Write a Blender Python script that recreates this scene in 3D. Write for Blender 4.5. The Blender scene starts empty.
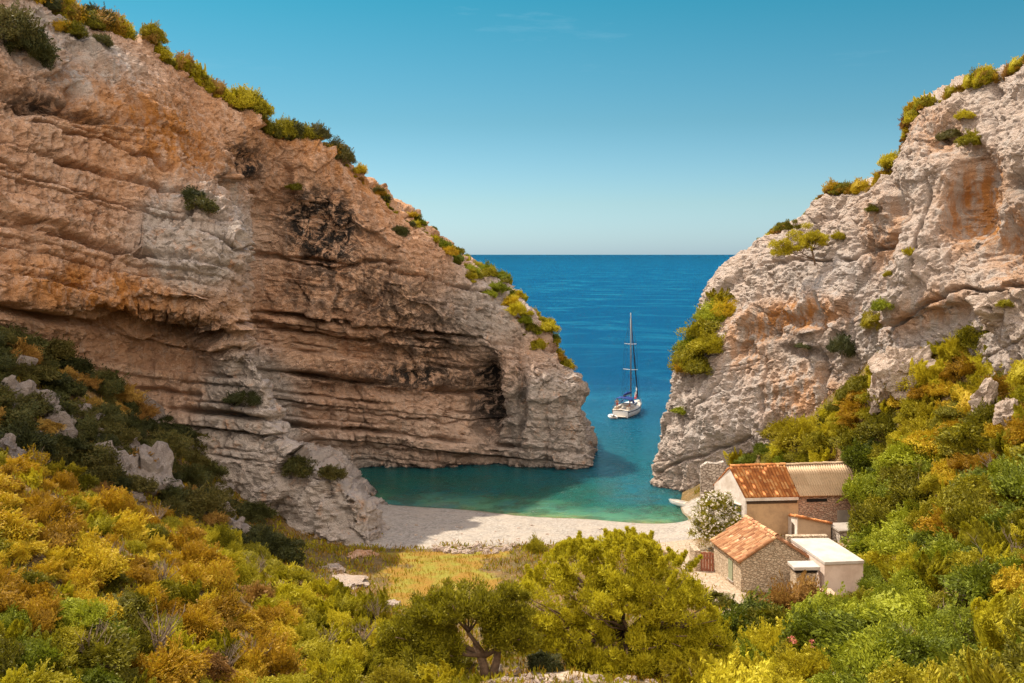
import bpy, bmesh, math, random
import numpy as np
from mathutils import Vector, Matrix

C = bpy.context.scene
COL = C.collection
R = math.radians
F = 1000.0          # focal length in photo pixels
CX, HY, H = 512.0, 254.5, 24.0   # principal column, horizon row, eye height (m)

# ------------------------------------------------------------------ camera
cam = bpy.data.cameras.new('camera'); cam_o = bpy.data.objects.new('camera', cam); COL.objects.link(cam_o)
cam.sensor_width = 36; cam.lens = F / 1024 * 36; cam.shift_y = -(341.5 - HY) / 1024
cam.clip_start = 0.5; cam.clip_end = 200000
cam_o.location = (0, 0, H); cam_o.rotation_euler = (R(90), 0, 0)
C.camera = cam_o

# ------------------------------------------------------------------ sky, sun, exposure
SUN_DIR = Vector((-0.79, 0.61, 0)).normalized(); SUN_EL = R(54)
world = bpy.data.worlds.new('World'); C.world = world; world.use_nodes = True
wn, wl = world.node_tree.nodes, world.node_tree.links
sky = wn.new('ShaderNodeTexSky'); sky.sky_type = 'NISHITA'; sky.sun_disc = False
sky.sun_elevation = SUN_EL; sky.sun_rotation = math.atan2(SUN_DIR.x, SUN_DIR.y)
sky.altitude = 0; sky.air_density = 1.0; sky.dust_density = 0.6; sky.ozone_density = 1.6
def wmath(op, x, y=0.0, clamp=False):
    m = wn.new('ShaderNodeMath'); m.operation = op; m.use_clamp = clamp
    for k, v in ((0, x), (1, y)):
        if hasattr(v, 'links'): wl.new(v, m.inputs[k])
        else: m.inputs[k].default_value = v
    return m.outputs[0]
def wmix(fac, x, y, blend='MIX'):
    m = wn.new('ShaderNodeMix'); m.data_type = 'RGBA'; m.blend_type = blend
    for k, v in ((0, fac), (6, x), (7, y)):
        if hasattr(v, 'links'): wl.new(v, m.inputs[k])
        else: m.inputs[k].default_value = v
    return m.outputs[2]
tc = wn.new('ShaderNodeTexCoord'); sxyz = wn.new('ShaderNodeSeparateXYZ'); wl.new(tc.outputs['Generated'], sxyz.inputs[0])
# air tint by height above the horizon: pale band low down, deep teal above it
tint = wn.new('ShaderNodeValToRGB'); te = tint.color_ramp.elements
TINT = [(0.0, (0.37, 0.53, 0.78)), (0.05, (0.33, 0.46, 0.55)), (0.13, (0.205, 0.385, 0.41)), (0.26, (0.070, 0.38, 0.375)), (0.55, (0.50, 0.75, 0.85)), (1.0, (0.9, 0.95, 1.0))]
while len(te) < len(TINT): te.new(0.5)
for e, (q, c) in zip(te, TINT): e.position = q; e.color = (*c, 1)
wl.new(wmath('MAXIMUM', sxyz.outputs['Z'], 0.0), tint.inputs[0])
skyc = wmix(1.0, sky.outputs[0], tint.outputs[0], 'MULTIPLY')
# bright unseen cloud added behind the camera as fill for the shaded cliffs, and a few faint wisps of cirrus
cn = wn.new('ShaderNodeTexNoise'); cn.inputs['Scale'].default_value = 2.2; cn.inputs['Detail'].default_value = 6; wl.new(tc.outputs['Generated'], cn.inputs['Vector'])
fill_side = wmath('MULTIPLY', wmath('MULTIPLY', wmath('SUBTRACT', 0.15, sxyz.outputs['Y']), 2.2, True), wmath('MULTIPLY', wmath('ADD', sxyz.outputs['Z'], 0.02), 6.0, True), True)
fill_fac = wmath('MULTIPLY', fill_side, wmath('MULTIPLY', wmath('SUBTRACT', cn.outputs['Fac'], 0.30), 4.0, True), True)
skyc = wmix(fill_fac, skyc, (13.5, 11.7, 9.9, 1))
cm = wn.new('ShaderNodeMapping'); cm.inputs['Scale'].default_value = (6, 6, 38); wl.new(tc.outputs['Generated'], cm.inputs[0])
cw = wn.new('ShaderNodeTexNoise'); cw.inputs['Scale'].default_value = 1.0; cw.inputs['Detail'].default_value = 7; cw.inputs['Roughness'].default_value = 0.65; wl.new(cm.outputs[0], cw.inputs['Vector'])
wisp = wmath('MULTIPLY', wmath('MULTIPLY', wmath('SUBTRACT', cw.outputs['Fac'], 0.60), 0.7, True), wmath('MULTIPLY', wmath('SUBTRACT', sxyz.outputs['Z'], 0.14), 10.0, True), True)
skyc = wmix(wisp, skyc, (3.2, 4.2, 4.8, 1))
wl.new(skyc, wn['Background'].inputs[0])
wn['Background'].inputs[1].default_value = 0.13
sun = bpy.data.lights.new('sun', 'SUN'); sun.energy = 4.1; sun.angle = R(0.5); sun.color = (1.0, 0.90, 0.74)
sun_o = bpy.data.objects.new('sun', sun); COL.objects.link(sun_o)
sv = (SUN_DIR * math.cos(SUN_EL) + Vector((0, 0, math.sin(SUN_EL))))
sun_o.rotation_euler = sv.to_track_quat('Z', 'Y').to_euler(); sun_o.location = (-60, 60, 120)
C.view_settings.view_transform = 'Standard'; C.view_settings.look = 'None'
C.render.engine = 'CYCLES'; C.cycles.use_denoising = True; C.cycles.denoising_prefilter = 'NONE'
C.view_settings.exposure = 0.86; C.view_settings.gamma = 1.0

# ------------------------------------------------------------------ helpers
def P(px, py, Y):
    return Vector(((px - CX) / F * Y, Y, H - (py - HY) / F * Y))
def PZ(px, py, Z):
    Y = (H - Z) * F / (py - HY)
    return P(px, py, Y)
def proj(V):
    V = np.asarray(V, dtype=np.float64)
    return CX + V[..., 0] / V[..., 1] * F, HY + (H - V[..., 2]) / V[..., 1] * F

def _h(ix, iy, iz, s):
    h = (ix * 374761393 + iy * 668265263 + iz * 2147483647 + s * 974711) & 0xFFFFFFFF
    h = ((h ^ (h >> 13)) * 1274126177) & 0xFFFFFFFF
    return (h ^ (h >> 16)) & 0xFFFFFFFF
def noise(p, seed=0):
    """value-gradient noise in about -1..1"""
    p = np.asarray(p, dtype=np.float64)
    i = np.floor(p).astype(np.int64); f = (p - i)
    u = f * f * f * (f * (f * 6 - 15) + 10)
    out = 0
    for dx in (0, 1):
        wx = u[..., 0] if dx else 1 - u[..., 0]
        for dy in (0, 1):
            wy = u[..., 1] if dy else 1 - u[..., 1]
            for dz in (0, 1):
                wz = u[..., 2] if dz else 1 - u[..., 2]
                h = _h(i[..., 0] + dx, i[..., 1] + dy, i[..., 2] + dz, seed)
                gx = ((h & 255) / 127.5 - 1); gy = (((h >> 8) & 255) / 127.5 - 1); gz = (((h >> 16) & 255) / 127.5 - 1)
                out = out + wx * wy * wz * (gx * (f[..., 0] - dx) + gy * (f[..., 1] - dy) + gz * (f[..., 2] - dz))
    return out * 1.6
def fbm(p, oct=3, seed=0, gain=0.5):
    a, t, n = 1.0, 0, 0
    p = np.asarray(p, dtype=np.float64)
    for k in range(oct):
        t = t + a * noise(p * (2.03 ** k), seed + k * 17); n += a; a *= gain
    return t / n * 1.3
def ridged(p, oct=3, seed=0):
    a, t, n = 1.0, 0, 0
    for k in range(oct):
        t = t + a * (1 - 2.2 * np.abs(noise(np.asarray(p) * (2.1 ** k), seed + k * 13))); n += a; a *= 0.5
    return t / n
def facets(p, seed):
    """broken rock: each jittered cell is a plane tilted its own way"""
    p = np.asarray(p, float); b0 = np.floor(p - 0.5).astype(np.int64); best = np.full(p.shape[:-1], 1e9); val = np.zeros(p.shape[:-1])
    for dx in (0, 1):
        for dy in (0, 1):
            for dz in (0, 1):
                i = b0 + np.array([dx, dy, dz]); h = _h(i[..., 0], i[..., 1], i[..., 2], seed); g = _h(i[..., 1], i[..., 2], i[..., 0], seed + 5)
                c = i + 0.5 + np.stack([(h & 255), (h >> 8) & 255, (h >> 16) & 255], -1) / 255.0 * 0.8 - 0.4
                q = p - c; d2 = (q ** 2).sum(-1); t = np.stack([(g & 255), (g >> 8) & 255, (g >> 16) & 255], -1) / 127.5 - 1
                v = ((g >> 20) & 255) / 255.0 - 0.5 + (q * t).sum(-1) * 0.9; k = d2 < best; best = np.where(k, d2, best); val = np.where(k, v, val)
    return val
def smooth(x, a, b):
    t = np.clip((x - a) / (b - a), 0, 1); return t * t * (3 - 2 * t)

def mesh_np(name, verts, faces, mats, parent=None, smooth_shade=False, attrs=None, mat_idx=None):
    """verts (n,3), faces (m,k) -> one linked mesh object"""
    me = bpy.data.meshes.new(name); verts = np.asarray(verts, np.float32); faces = np.asarray(faces, np.int32)
    me.vertices.add(len(verts)); me.vertices.foreach_set('co', verts.ravel())
    k = faces.shape[1]
    me.loops.add(faces.size); me.loops.foreach_set('vertex_index', faces.ravel())
    me.polygons.add(len(faces)); me.polygons.foreach_set('loop_start', np.arange(0, faces.size, k, dtype=np.int32))
    if smooth_shade: me.polygons.foreach_set('use_smooth', np.ones(len(faces), bool))
    for m in (mats if isinstance(mats, (list, tuple)) else [mats]): me.materials.append(m)
    if mat_idx is not None: me.polygons.foreach_set('material_index', np.asarray(mat_idx, np.int32))
    if attrs:
        for an, av in attrs.items():
            a = me.attributes.new(an, 'FLOAT_COLOR', 'POINT'); av = np.asarray(av, np.float32)
            if av.shape[1] == 3: av = np.hstack([av, np.ones((len(av), 1), np.float32)])
            a.data.foreach_set('color', av.ravel())
    me.update(calc_edges=True); me.validate()
    o = bpy.data.objects.new(name, me); COL.objects.link(o)
    if parent: o.parent = parent
    return o
def grid_faces(nr, nc):
    a = np.arange(nr * nc).reshape(nr, nc)
    return np.stack([a[:-1, :-1], a[:-1, 1:], a[1:, 1:], a[1:, :-1]], -1).reshape(-1, 4)

class MB:
    """collects boxes, prisms, tubes and builds ONE mesh object"""
    def __init__(s): s.bm = bmesh.new()
    def hexa(s, b, t):
        vb = [s.bm.verts.new(v) for v in b]; vt = [s.bm.verts.new(v) for v in t]; n = len(b)
        s.bm.faces.new(vb[::-1]); s.bm.faces.new(vt)
        for i in range(n): s.bm.faces.new((vb[i], vb[(i + 1) % n], vt[(i + 1) % n], vt[i]))
        return s
    def box(s, c, d, rz=0.0):
        M = Matrix.Translation(c) @ Matrix.Rotation(rz, 4, 'Z'); x, y, z = d[0] / 2, d[1] / 2, d[2] / 2
        q = [(-x, -y), (x, -y), (x, y), (-x, y)]
        return s.hexa([M @ Vector((a, b, -z)) for a, b in q], [M @ Vector((a, b, z)) for a, b in q])
    def slab(s, pts, th):
        """flat polygon thickened downwards"""
        pts = [Vector(p) for p in pts]
        return s.hexa([p - Vector((0, 0, th)) for p in pts], pts)
    def plate(s, pts, n, th):
        pts = [Vector(p) for p in pts]; n = Vector(n).normalized() * th
        a, b = pts, [p + n for p in pts]
        return s.hexa(a, b)
    def tube(s, pts, rs, seg=7):
        pts = [Vector(p) for p in pts]
        if not isinstance(rs, (list, tuple)): rs = [rs] * len(pts)
        rings = []
        for i, p in enumerate(pts):
            d = (pts[min(i + 1, len(pts) - 1)] - pts[max(i - 1, 0)]).normalized()
            q = d.to_track_quat('Z', 'Y')
            rings.append([s.bm.verts.new(p + q @ Vector((math.cos(2 * math.pi * k / seg) * rs[i], math.sin(2 * math.pi * k / seg) * rs[i], 0))) for k in range(seg)])
        for a, b in zip(rings, rings[1:]):
            for k in range(seg): s.bm.faces.new((a[k], a[(k + 1) % seg], b[(k + 1) % seg], b[k]))
        s.bm.faces.new(rings[0][::-1]); s.bm.faces.new(rings[-1]); return s
    def build(s, name, mat, parent=None, bevel=0, shade=False):
        bmesh.ops.recalc_face_normals(s.bm, faces=s.bm.faces)
        me = bpy.data.meshes.new(name); s.bm.to_mesh(me); s.bm.free(); me.materials.append(mat)
        if shade:
            for p in me.polygons: p.use_smooth = True
        o = bpy.data.objects.new(name, me); COL.objects.link(o)
        if parent: o.parent = parent
        if bevel:
            b = o.modifiers.new('bevel', 'BEVEL'); b.width = bevel; b.segments = 2; b.limit_method = 'ANGLE'
        return o
def tag(o, label=None, cat=None, group=None, kind=None):
    if label: o['label'] = label
    if cat: o['category'] = cat
    if group: o['group'] = group
    if kind: o['kind'] = kind
    return o
def empty(name, loc, rz=0, label=None, cat=None, group=None):
    o = bpy.data.objects.new(name, None); COL.objects.link(o); o.location = loc; o.rotation_euler = (0, 0, rz)
    o.empty_display_size = 0.3
    return tag(o, label, cat, group)
def worldparent(ch, root):
    """child built in world coordinates under an Empty that stands at its base"""
    ch.parent = root
    ch.matrix_parent_inverse = (Matrix.Translation(root.location) @ Matrix.Rotation(root.rotation_euler.z, 4, 'Z')).inverted()
    return ch

# ------------------------------------------------------------------ materials
def mat(name):
    m = bpy.data.materials.new(name); m.use_nodes = True
    nt = m.node_tree; return m, nt.nodes, nt.links, nt.nodes['Principled BSDF']
def N(n, t, **kw):
    o = n.new(t)
    for k, v in kw.items():
        if hasattr(o, k) and k not in o.inputs: setattr(o, k, v)
        else: o.inputs[k].default_value = v
    return o
def ramp(n, stops, interp='LINEAR'):
    r = n.new('ShaderNodeValToRGB'); r.color_ramp.interpolation = interp
    e = r.color_ramp.elements
    while len(e) < len(stops): e.new(0.5)
    for x, (p, c) in zip(e, stops):
        x.position = p; x.color = (*c, 1) if len(c) == 3 else c
    return r
def mix(n, l, fac, a, b, blend='MIX'):
    m = n.new('ShaderNodeMix'); m.data_type = 'RGBA'; m.blend_type = blend
    for s, v in ((m.inputs[0], fac), (m.inputs[6], a), (m.inputs[7], b)):
        if hasattr(v, 'links'): l.new(v, s)
        else: s.default_value = v if isinstance(v, (int, float)) else (*v, 1)
    return m.outputs[2]
def noise_n(n, l, scale, detail=6, rough=0.6, vec=None, dist=0.0):
    t = N(n, 'ShaderNodeTexNoise'); t.inputs['Scale'].default_value = scale; t.inputs['Detail'].default_value = detail
    t.inputs['Roughness'].default_value = rough; t.inputs['Distortion'].default_value = dist
    if vec is not None: l.new(vec, t.inputs['Vector'])
    return t.outputs['Fac']
def pos(n): return n.new('ShaderNodeNewGeometry').outputs['Position']
def mapped(n, l, vec, scale=(1, 1, 1), rot=(0, 0, 0)):
    m = n.new('ShaderNodeMapping'); m.inputs['Scale'].default_value = scale; m.inputs['Rotation'].default_value = rot
    l.new(vec, m.inputs[0]); return m.outputs[0]
def math_n(n, l, op, a, b=0.0, clamp=False):
    m = n.new('ShaderNodeMath'); m.operation = op; m.use_clamp = clamp
    for s, v in ((m.inputs[0], a), (m.inputs[1], b)):
        if hasattr(v, 'links'): l.new(v, s)
        else: s.default_value = v
    return m.outputs[0]
def bump(n, l, h, dist, strength=1.0, prev=None):
    b = n.new('ShaderNodeBump'); b.inputs['Distance'].default_value = dist; b.inputs['Strength'].default_value = strength
    l.new(h, b.inputs['Height'])
    if prev is not None: l.new(prev, b.inputs['Normal'])
    return b.outputs[0]

def rock_material(name, warm, warm2, pale, grey, orange, dip):
    m, n, l, b = mat(name)
    p = pos(n)
    at = N(n, 'ShaderNodeAttribute', attribute_name='stain'); sep = n.new('ShaderNodeSeparateColor'); l.new(at.outputs['Color'], sep.inputs[0])
    big = noise_n(n, l, 0.13, 5, 0.6, p); med = noise_n(n, l, 0.8, 10, 0.72, p, 0.4); fine = noise_n(n, l, 4.5, 9, 0.75, p); grit = noise_n(n, l, 1.9, 10, 0.78, p)
    c = mix(n, l, ramp_out(n, l, big, 0.38, 0.62), warm, warm2)
    # tone changes from bed to bed
    dp = n.new('ShaderNodeVectorMath'); dp.operation = 'DOT_PRODUCT'; l.new(p, dp.inputs[0]); dp.inputs[1].default_value = dip
    cx = n.new('ShaderNodeCombineXYZ'); l.new(math_n(n, l, 'ADD', dp.outputs['Value'], math_n(n, l, 'MULTIPLY', big, 4.0)), cx.inputs[2])
    lay = noise_n(n, l, 0.9, 5, 0.75, cx.outputs[0])
    c = mix(n, l, math_n(n, l, 'MULTIPLY', ramp_out(n, l, lay, 0.5, 0.66), 0.5), c, pale)
    c = mix(n, l, math_n(n, l, 'MULTIPLY', ramp_out(n, l, lay, 0.46, 0.34), 0.45), c, tuple(x * .6 for x in warm2))
    c = mix(n, l, math_n(n, l, 'MULTIPLY', ramp_out(n, l, grit, 0.50, 0.66), 0.8), c, pale)
    st = noise_n(n, l, 1.0, 7, 0.65, mapped(n, l, p, (1.6, 1.6, 0.12)))
    c = mix(n, l, math_n(n, l, 'MULTIPLY', ramp_out(n, l, st, 0.53, 0.70), 0.5), c, grey)
    gm = math_n(n, l, 'MULTIPLY', sep.outputs[0], ramp_out(n, l, med, 0.26, 0.48), True)
    c = mix(n, l, gm, c, grey)
    om = math_n(n, l, 'MULTIPLY', sep.outputs[1], ramp_out(n, l, noise_n(n, l, 0.8, 7, 0.65, mapped(n, l, p, (1.3, 1.3, 0.35))), 0.36, 0.58), True)
    c = mix(n, l, om, c, orange)
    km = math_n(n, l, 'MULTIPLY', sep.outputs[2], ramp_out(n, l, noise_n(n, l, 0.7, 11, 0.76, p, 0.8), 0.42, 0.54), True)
    c = mix(n, l, km, c, (0.030, 0.025, 0.022))  # black mask: lichen, waterline and shade painted into recesses
    # lichen freckles, grime and pale scars
    c = mix(n, l, math_n(n, l, 'MULTIPLY', ramp_out(n, l, fine, 0.57, 0.68), 0.5), c, (0.085, 0.062, 0.045))
    c = mix(n, l, math_n(n, l, 'MULTIPLY', ramp_out(n, l, noise_n(n, l, 0.55, 11, 0.78, p, 0.5), 0.58, 0.70), 0.4), c, (0.12, 0.085, 0.058))
    c = mix(n, l, math_n(n, l, 'MULTIPLY', ramp_out(n, l, noise_n(n, l, 2.6, 8, 0.75, p), 0.60, 0.70), 0.7), c, (0.72, 0.63, 0.54))
    l.new(c, b.inputs['Base Color']); b.inputs['Roughness'].default_value = 0.92; b.inputs['Specular IOR Level'].default_value = 0.15
    v = N(n, 'ShaderNodeTexVoronoi'); v.feature = 'DISTANCE_TO_EDGE'; v.inputs['Scale'].default_value = 0.8
    l.new(mapped(n, l, mix_vec(n, l, p, 0.7), (1, 1, 1.6)), v.inputs['Vector'])
    crack = ramp_out(n, l, v.outputs['Distance'], 0.0, 0.05)
    h = math_n(n, l, 'ADD', math_n(n, l, 'MULTIPLY', med, 0.9), math_n(n, l, 'MULTIPLY', fine, 0.5))
    h = math_n(n, l, 'ADD', h, math_n(n, l, 'ADD', math_n(n, l, 'MULTIPLY', crack, 0.10), math_n(n, l, 'MULTIPLY', grit, 0.7)))
    l.new(bump(n, l, h, 0.6, 1.0), b.inputs['Normal'])
    return m
def ramp_out(n, l, v, a, b):
    m = n.new('ShaderNodeMapRange'); m.interpolation_type = 'SMOOTHSTEP'
    m.inputs['From Min'].default_value = a; m.inputs['From Max'].default_value = b
    l.new(v, m.inputs['Value']); return m.outputs[0]
def mix_vec(n, l, p, amt):
    t = n.new('ShaderNodeTexNoise'); t.inputs['Scale'].default_value = 0.8; t.inputs['Detail'].default_value = 3; l.new(p, t.inputs['Vector'])
    a = n.new('ShaderNodeVectorMath'); a.operation = 'SCALE'; l.new(t.outputs['Color'], a.inputs[0]); a.inputs['Scale'].default_value = amt * 2
    s = n.new('ShaderNodeVectorMath'); s.operation = 'ADD'; l.new(p, s.inputs[0]); l.new(a.outputs[0], s.inputs[1]); return s.outputs[0]

M_ROCKL = rock_material('warm_limestone', (0.74, 0.445, 0.275), (0.65, 0.345, 0.185), (0.84, 0.60, 0.44), (0.58, 0.50, 0.44), (0.56, 0.235, 0.06), (0.1, 0.2, 1.0))
M_ROCKR = rock_material('pale_limestone', (0.64, 0.50, 0.40), (0.56, 0.41, 0.31), (0.74, 0.63, 0.53), (0.52, 0.46, 0.42), (0.58, 0.26, 0.08), (-0.1, 0.38, 1.0))
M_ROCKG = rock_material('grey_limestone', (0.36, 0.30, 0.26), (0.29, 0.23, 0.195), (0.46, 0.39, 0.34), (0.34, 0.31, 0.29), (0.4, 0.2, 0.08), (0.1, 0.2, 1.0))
def simple(name, col, rough=0.8, var=0.15, scale=3.0, bumpd=0.0, spec=0.3, metal=0.0):
    m, n, l, b = mat(name); p = pos(n)
    t = noise_n(n, l, scale, 6, 0.65, p)
    c = mix(n, l, ramp_out(n, l, t, 0.3, 0.7), tuple(x * (1 - var) for x in col), tuple(min(1, x * (1 + var)) for x in col))
    l.new(c, b.inputs['Base Color']); b.inputs['Roughness'].default_value = rough; b.inputs['Specular IOR Level'].default_value = spec
    b.inputs['Metallic'].default_value = metal
    if bumpd: l.new(bump(n, l, t, bumpd), b.inputs['Normal'])
    return m

def leaf_material(name, c1, c2, c3, trans=0.35):
    """three tones: object to object, clump to clump (noise) and leaf to leaf (island)"""
    m, n, l, b = mat(name)
    g = n.new('ShaderNodeNewGeometry'); oi = n.new('ShaderNodeObjectInfo')
    w = noise_n(n, l, 0.9, 3, 0.6, g.outputs['Position'])
    k = math_n(n, l, 'ADD', math_n(n, l, 'MULTIPLY', oi.outputs['Random'], 0.55), math_n(n, l, 'MULTIPLY', w, 0.6))
    k = math_n(n, l, 'ADD', k, math_n(n, l, 'MULTIPLY', g.outputs['Random Per Island'], 0.35))
    r = ramp(n, [(0.30, c1), (0.70, c2), (1.05 if False else 1.0, c3)]); l.new(k, r.inputs[0])
    l.new(r.outputs[0], b.inputs['Base Color']); b.inputs['Roughness'].default_value = 0.6; b.inputs['Specular IOR Level'].default_value = 0.2
    tr = n.new('ShaderNodeBsdfTranslucent'); l.new(r.outputs[0], tr.inputs['Color'])
    ms = n.new('ShaderNodeMixShader'); ms.inputs[0].default_value = trans
    l.new(b.outputs[0], ms.inputs[1]); l.new(tr.outputs[0], ms.inputs[2])
    l.new(ms.outputs[0], n['Material Output'].inputs['Surface'])
    return m
M_HEATH = leaf_material('heath_leaf', (0.13, 0.068, 0.005), (0.41, 0.230, 0.011), (0.54, 0.40, 0.020), 0.30)
M_BROOM = leaf_material('broom_leaf', (0.15, 0.115, 0.006), (0.40, 0.325, 0.013), (0.56, 0.47, 0.025), 0.32)
M_MASTIC = leaf_material('mastic_leaf', (0.050, 0.047, 0.004), (0.19, 0.168, 0.008), (0.37, 0.31, 0.014), 0.28)
M_OAK = leaf_material('carob_leaf', (0.045, 0.058, 0.005), (0.165, 0.19, 0.009), (0.32, 0.33, 0.016), 0.28)
M_PINE = leaf_material('pine_needle', (0.10, 0.088, 0.005), (0.33, 0.29, 0.011), (0.53, 0.45, 0.018), 0.34)
M_DARK = leaf_material('shaded_leaf', (0.026, 0.030, 0.010), (0.062, 0.066, 0.016), (0.12, 0.098, 0.022), 0.2)  # scrub leaf in a darker copy, cliff shade painted into its colour
M_DRY = leaf_material('dry_leaf', (0.15, 0.07, 0.02), (0.31, 0.16, 0.035), (0.40, 0.25, 0.05), 0.3)
M_GRASS = leaf_material('grass_blade', (0.20, 0.12, 0.015), (0.32, 0.21, 0.018), (0.37, 0.31, 0.024), 0.3)
M_BARK = simple('bark', (0.16, 0.10, 0.06), 0.9, 0.35, 6, 0.03)
M_BLOSSOM = simple('white_blossom', (0.80, 0.72, 0.62), 0.6, 0.08, 4)
M_PINK = simple('pink_blossom', (0.62, 0.20, 0.14), 0.6, 0.25, 4)

# ------------------------------------------------------------------ terrain
def wp(px, py, Y, down=0.8):
    v = P(px, py, Y); return (v.x, v.y, v.z - down)
TP = [wp(0, 683, 22), wp(0, 560, 30), wp(0, 462, 40), (-31.7, 62, 14.6), (-33, 68, 16.5), (-27, 66, 10.5), (-30, 73, 13.0), (-22.5, 72, 6.6), (-20, 74, 4.0),
      wp(130, 512, 46), wp(200, 530, 52), wp(300, 580, 57), wp(150, 600, 34), wp(150, 683, 27), wp(300, 683, 32), wp(300, 630, 40), wp(400, 640, 45),
      wp(400, 683, 35), wp(500, 683, 36, .2), wp(600, 683, 38, .2), wp(560, 676, 40, .1), (-24, 55, 10.5), (-18, 62, 6.0), (-14, 70, 3.0),
      (-11.2, 65, 2.6), (-4.6, 64, 2.5), (-4.6, 70, 2.4), (-2.4, 75, 1.8), (6, 70, 2.5), (10.9, 58, 3.8), (12.8, 76, 2.2), (5, 56, 3.6), (1, 50, 4.6), (8, 48, 5.0),
      (-10, 78, 1.4), (-2, 79, 1.5), (6, 79, 1.6), (12, 80, 1.5), (-12.8, 97, 0.0), (-6, 94.5, 0), (0.7, 92, 0), (8, 90.5, 0), (15.1, 89.4, 0), (20, 89, 1.0),
      (-12, 104, -1.5), (0, 100, -1.3), (14, 98, -1.2), (-10, 112, -3), (10, 112, -3.5), (0, 130, -6), (20, 130, -6), (-60, 130, -4), (60, 130, -4), (0, 200, -16), (-90, 200, -16), (90, 200, -16),
      (17, 64, 3.0), (22, 76, 3.0), (19, 60, 3.1), (16, 60, 3.0), (23, 70, 3.2), (14, 70, 2.6), (17, 84, 2.2), (26, 80, 4.2), (27.5, 76, 5.2), (23.5, 64, 3.6), (23, 61, 4.6),
      wp(1000, 683, 28), wp(850, 683, 32), wp(760, 683, 36), wp(730, 650, 46), wp(850, 625, 46), wp(880, 580, 54), wp(1000, 600, 38), wp(910, 525, 62), wp(880, 485, 74),
      wp(1024, 500, 50), wp(1024, 400, 62), wp(1024, 340, 70), wp(900, 405, 76), wp(880, 390, 80), wp(800, 445, 86), wp(730, 474, 93),
      (-60, 60, 24), (-60, 90, 30), (60, 60, 26), (60, 90, 30), (0, 5, 19), (0, 20, 13.2), (-15, 8, 19), (15, 8, 19), (-15, 20, 15.2), (12, 20, 13.8), (0, -20, 26), (-60, 0, 30), (60, 0, 30), (-40, 30, 22), (40, 30, 21), (-30, 20, 19.5), (30, 20, 18)]
TP = np.array(TP); SC = 30.0
def _tps(r2): return np.where(r2 > 1e-12, 0.5 * r2 * np.log(np.maximum(r2, 1e-12)), 0)
_xy = TP[:, :2] / SC; _n = len(TP)
_K = _tps(((_xy[:, None] - _xy[None]) ** 2).sum(-1)) + np.eye(_n) * 0.002
_Pm = np.hstack([np.ones((_n, 1)), _xy]); _A = np.zeros((_n + 3, _n + 3)); _A[:_n, :_n] = _K; _A[:_n, _n:] = _Pm; _A[_n:, :_n] = _Pm.T
_w = np.linalg.solve(_A, np.concatenate([TP[:, 2], np.zeros(3)]))
def terrain_z(X, Y):
    X = np.asarray(X, float); Y = np.asarray(Y, float)
    q = np.stack([X.ravel(), Y.ravel()], -1) / SC
    k = _tps(((q[:, None] - _xy[None]) ** 2).sum(-1))
    z = k @ _w[:_n] + _w[_n] + q @ _w[_n + 1:]
    z = z.reshape(X.shape); p3 = np.stack([X, Y, X * 0], -1)
    wob = smooth(z, 2.5, 6) * 0.8 + 0.08
    return z + wob * (0.7 * fbm(p3 / 5.0, 3, 5)) * smooth(z, -1, 1)
GX = np.linspace(-75, 75, 376); GY = np.linspace(-18, 190, 521)
gx, gy = np.meshgrid(GX, GY); GZ = np.concatenate([terrain_z(gx[i:i + 40], gy[i:i + 40]) for i in range(0, len(GY), 40)])
# beach micro relief: berm of larger stones where the pebbles end
_pp = np.stack([gx, gy, gx * 0], -1)
bpx, bpy_ = proj(np.stack([gx, np.maximum(gy, 1), GZ], -1))
shore = np.interp(GX, [-40, -12.8, -6, 0.7, 8, 15.1, 30], [99, 97, 94.5, 92, 90.5, 89.4, 89])[None]
wz = 14 * noise(_pp / 3.0, 31) + 8 * noise(_pp / 1.1, 32)
beachm = smooth(gy + 0.6 * noise(_pp / 2.5, 33), 75.4, 77.4) * (1 - smooth(gy - shore, 4, 8)) * smooth(bpx + wz, 345, 375) * (1 - smooth(bpx + wz, 690, 720))
edge = np.exp(-((gy - 76.4 - 0.7 * noise(_pp / 4, 3)) / 0.9) ** 2) * smooth(bpx, 430, 445) * (1 - smooth(bpx, 500, 520))
GZ = GZ + 0.35 * edge * (0.5 + noise(_pp / 0.8, 9)) + beachm * 0.05 * fbm(_pp / 2.5, 3, 8)
grassm = smooth(bpx + 2.5 * wz, 350, 420) * (1 - smooth(bpx + 3 * wz, 470, 535)) * smooth(gy + 2 * noise(_pp / 3, 34), 54, 60) * (1 - smooth(gy + 1.2 * noise(_pp / 3, 4), 73.8, 75.6))
pathm = np.exp(-((gx - np.interp(gy, [50, 58, 64, 70, 76, 80], [13.0, 12.9, 12.7, 12.5, 12.0, 12.0]) + 0.5 * noise(_pp / 3, 35)) / 1.2) ** 2) * smooth(gy, 48, 54) * (1 - smooth(gy, 84, 86))
yard = np.exp(-(((gx - 19.0) / 6.0) ** 4 + ((gy - 70.0) / 9.5) ** 4))
pathm = np.clip(pathm + yard * 0.6 + 0.5 * smooth(noise(_pp / 4, 36), 0.0, 0.5) * smooth(bpx, 480, 540) * (1 - smooth(bpx, 640, 700)) * smooth(gy, 74, 75.5) + 0.9 * np.exp(-((bpx - 560) / 90) ** 2) * np.exp(-((gy - 39) / 2.0) ** 2), 0, 1)
zone = np.stack([beachm.ravel(), grassm.ravel(), pathm.ravel()], -1)
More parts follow.
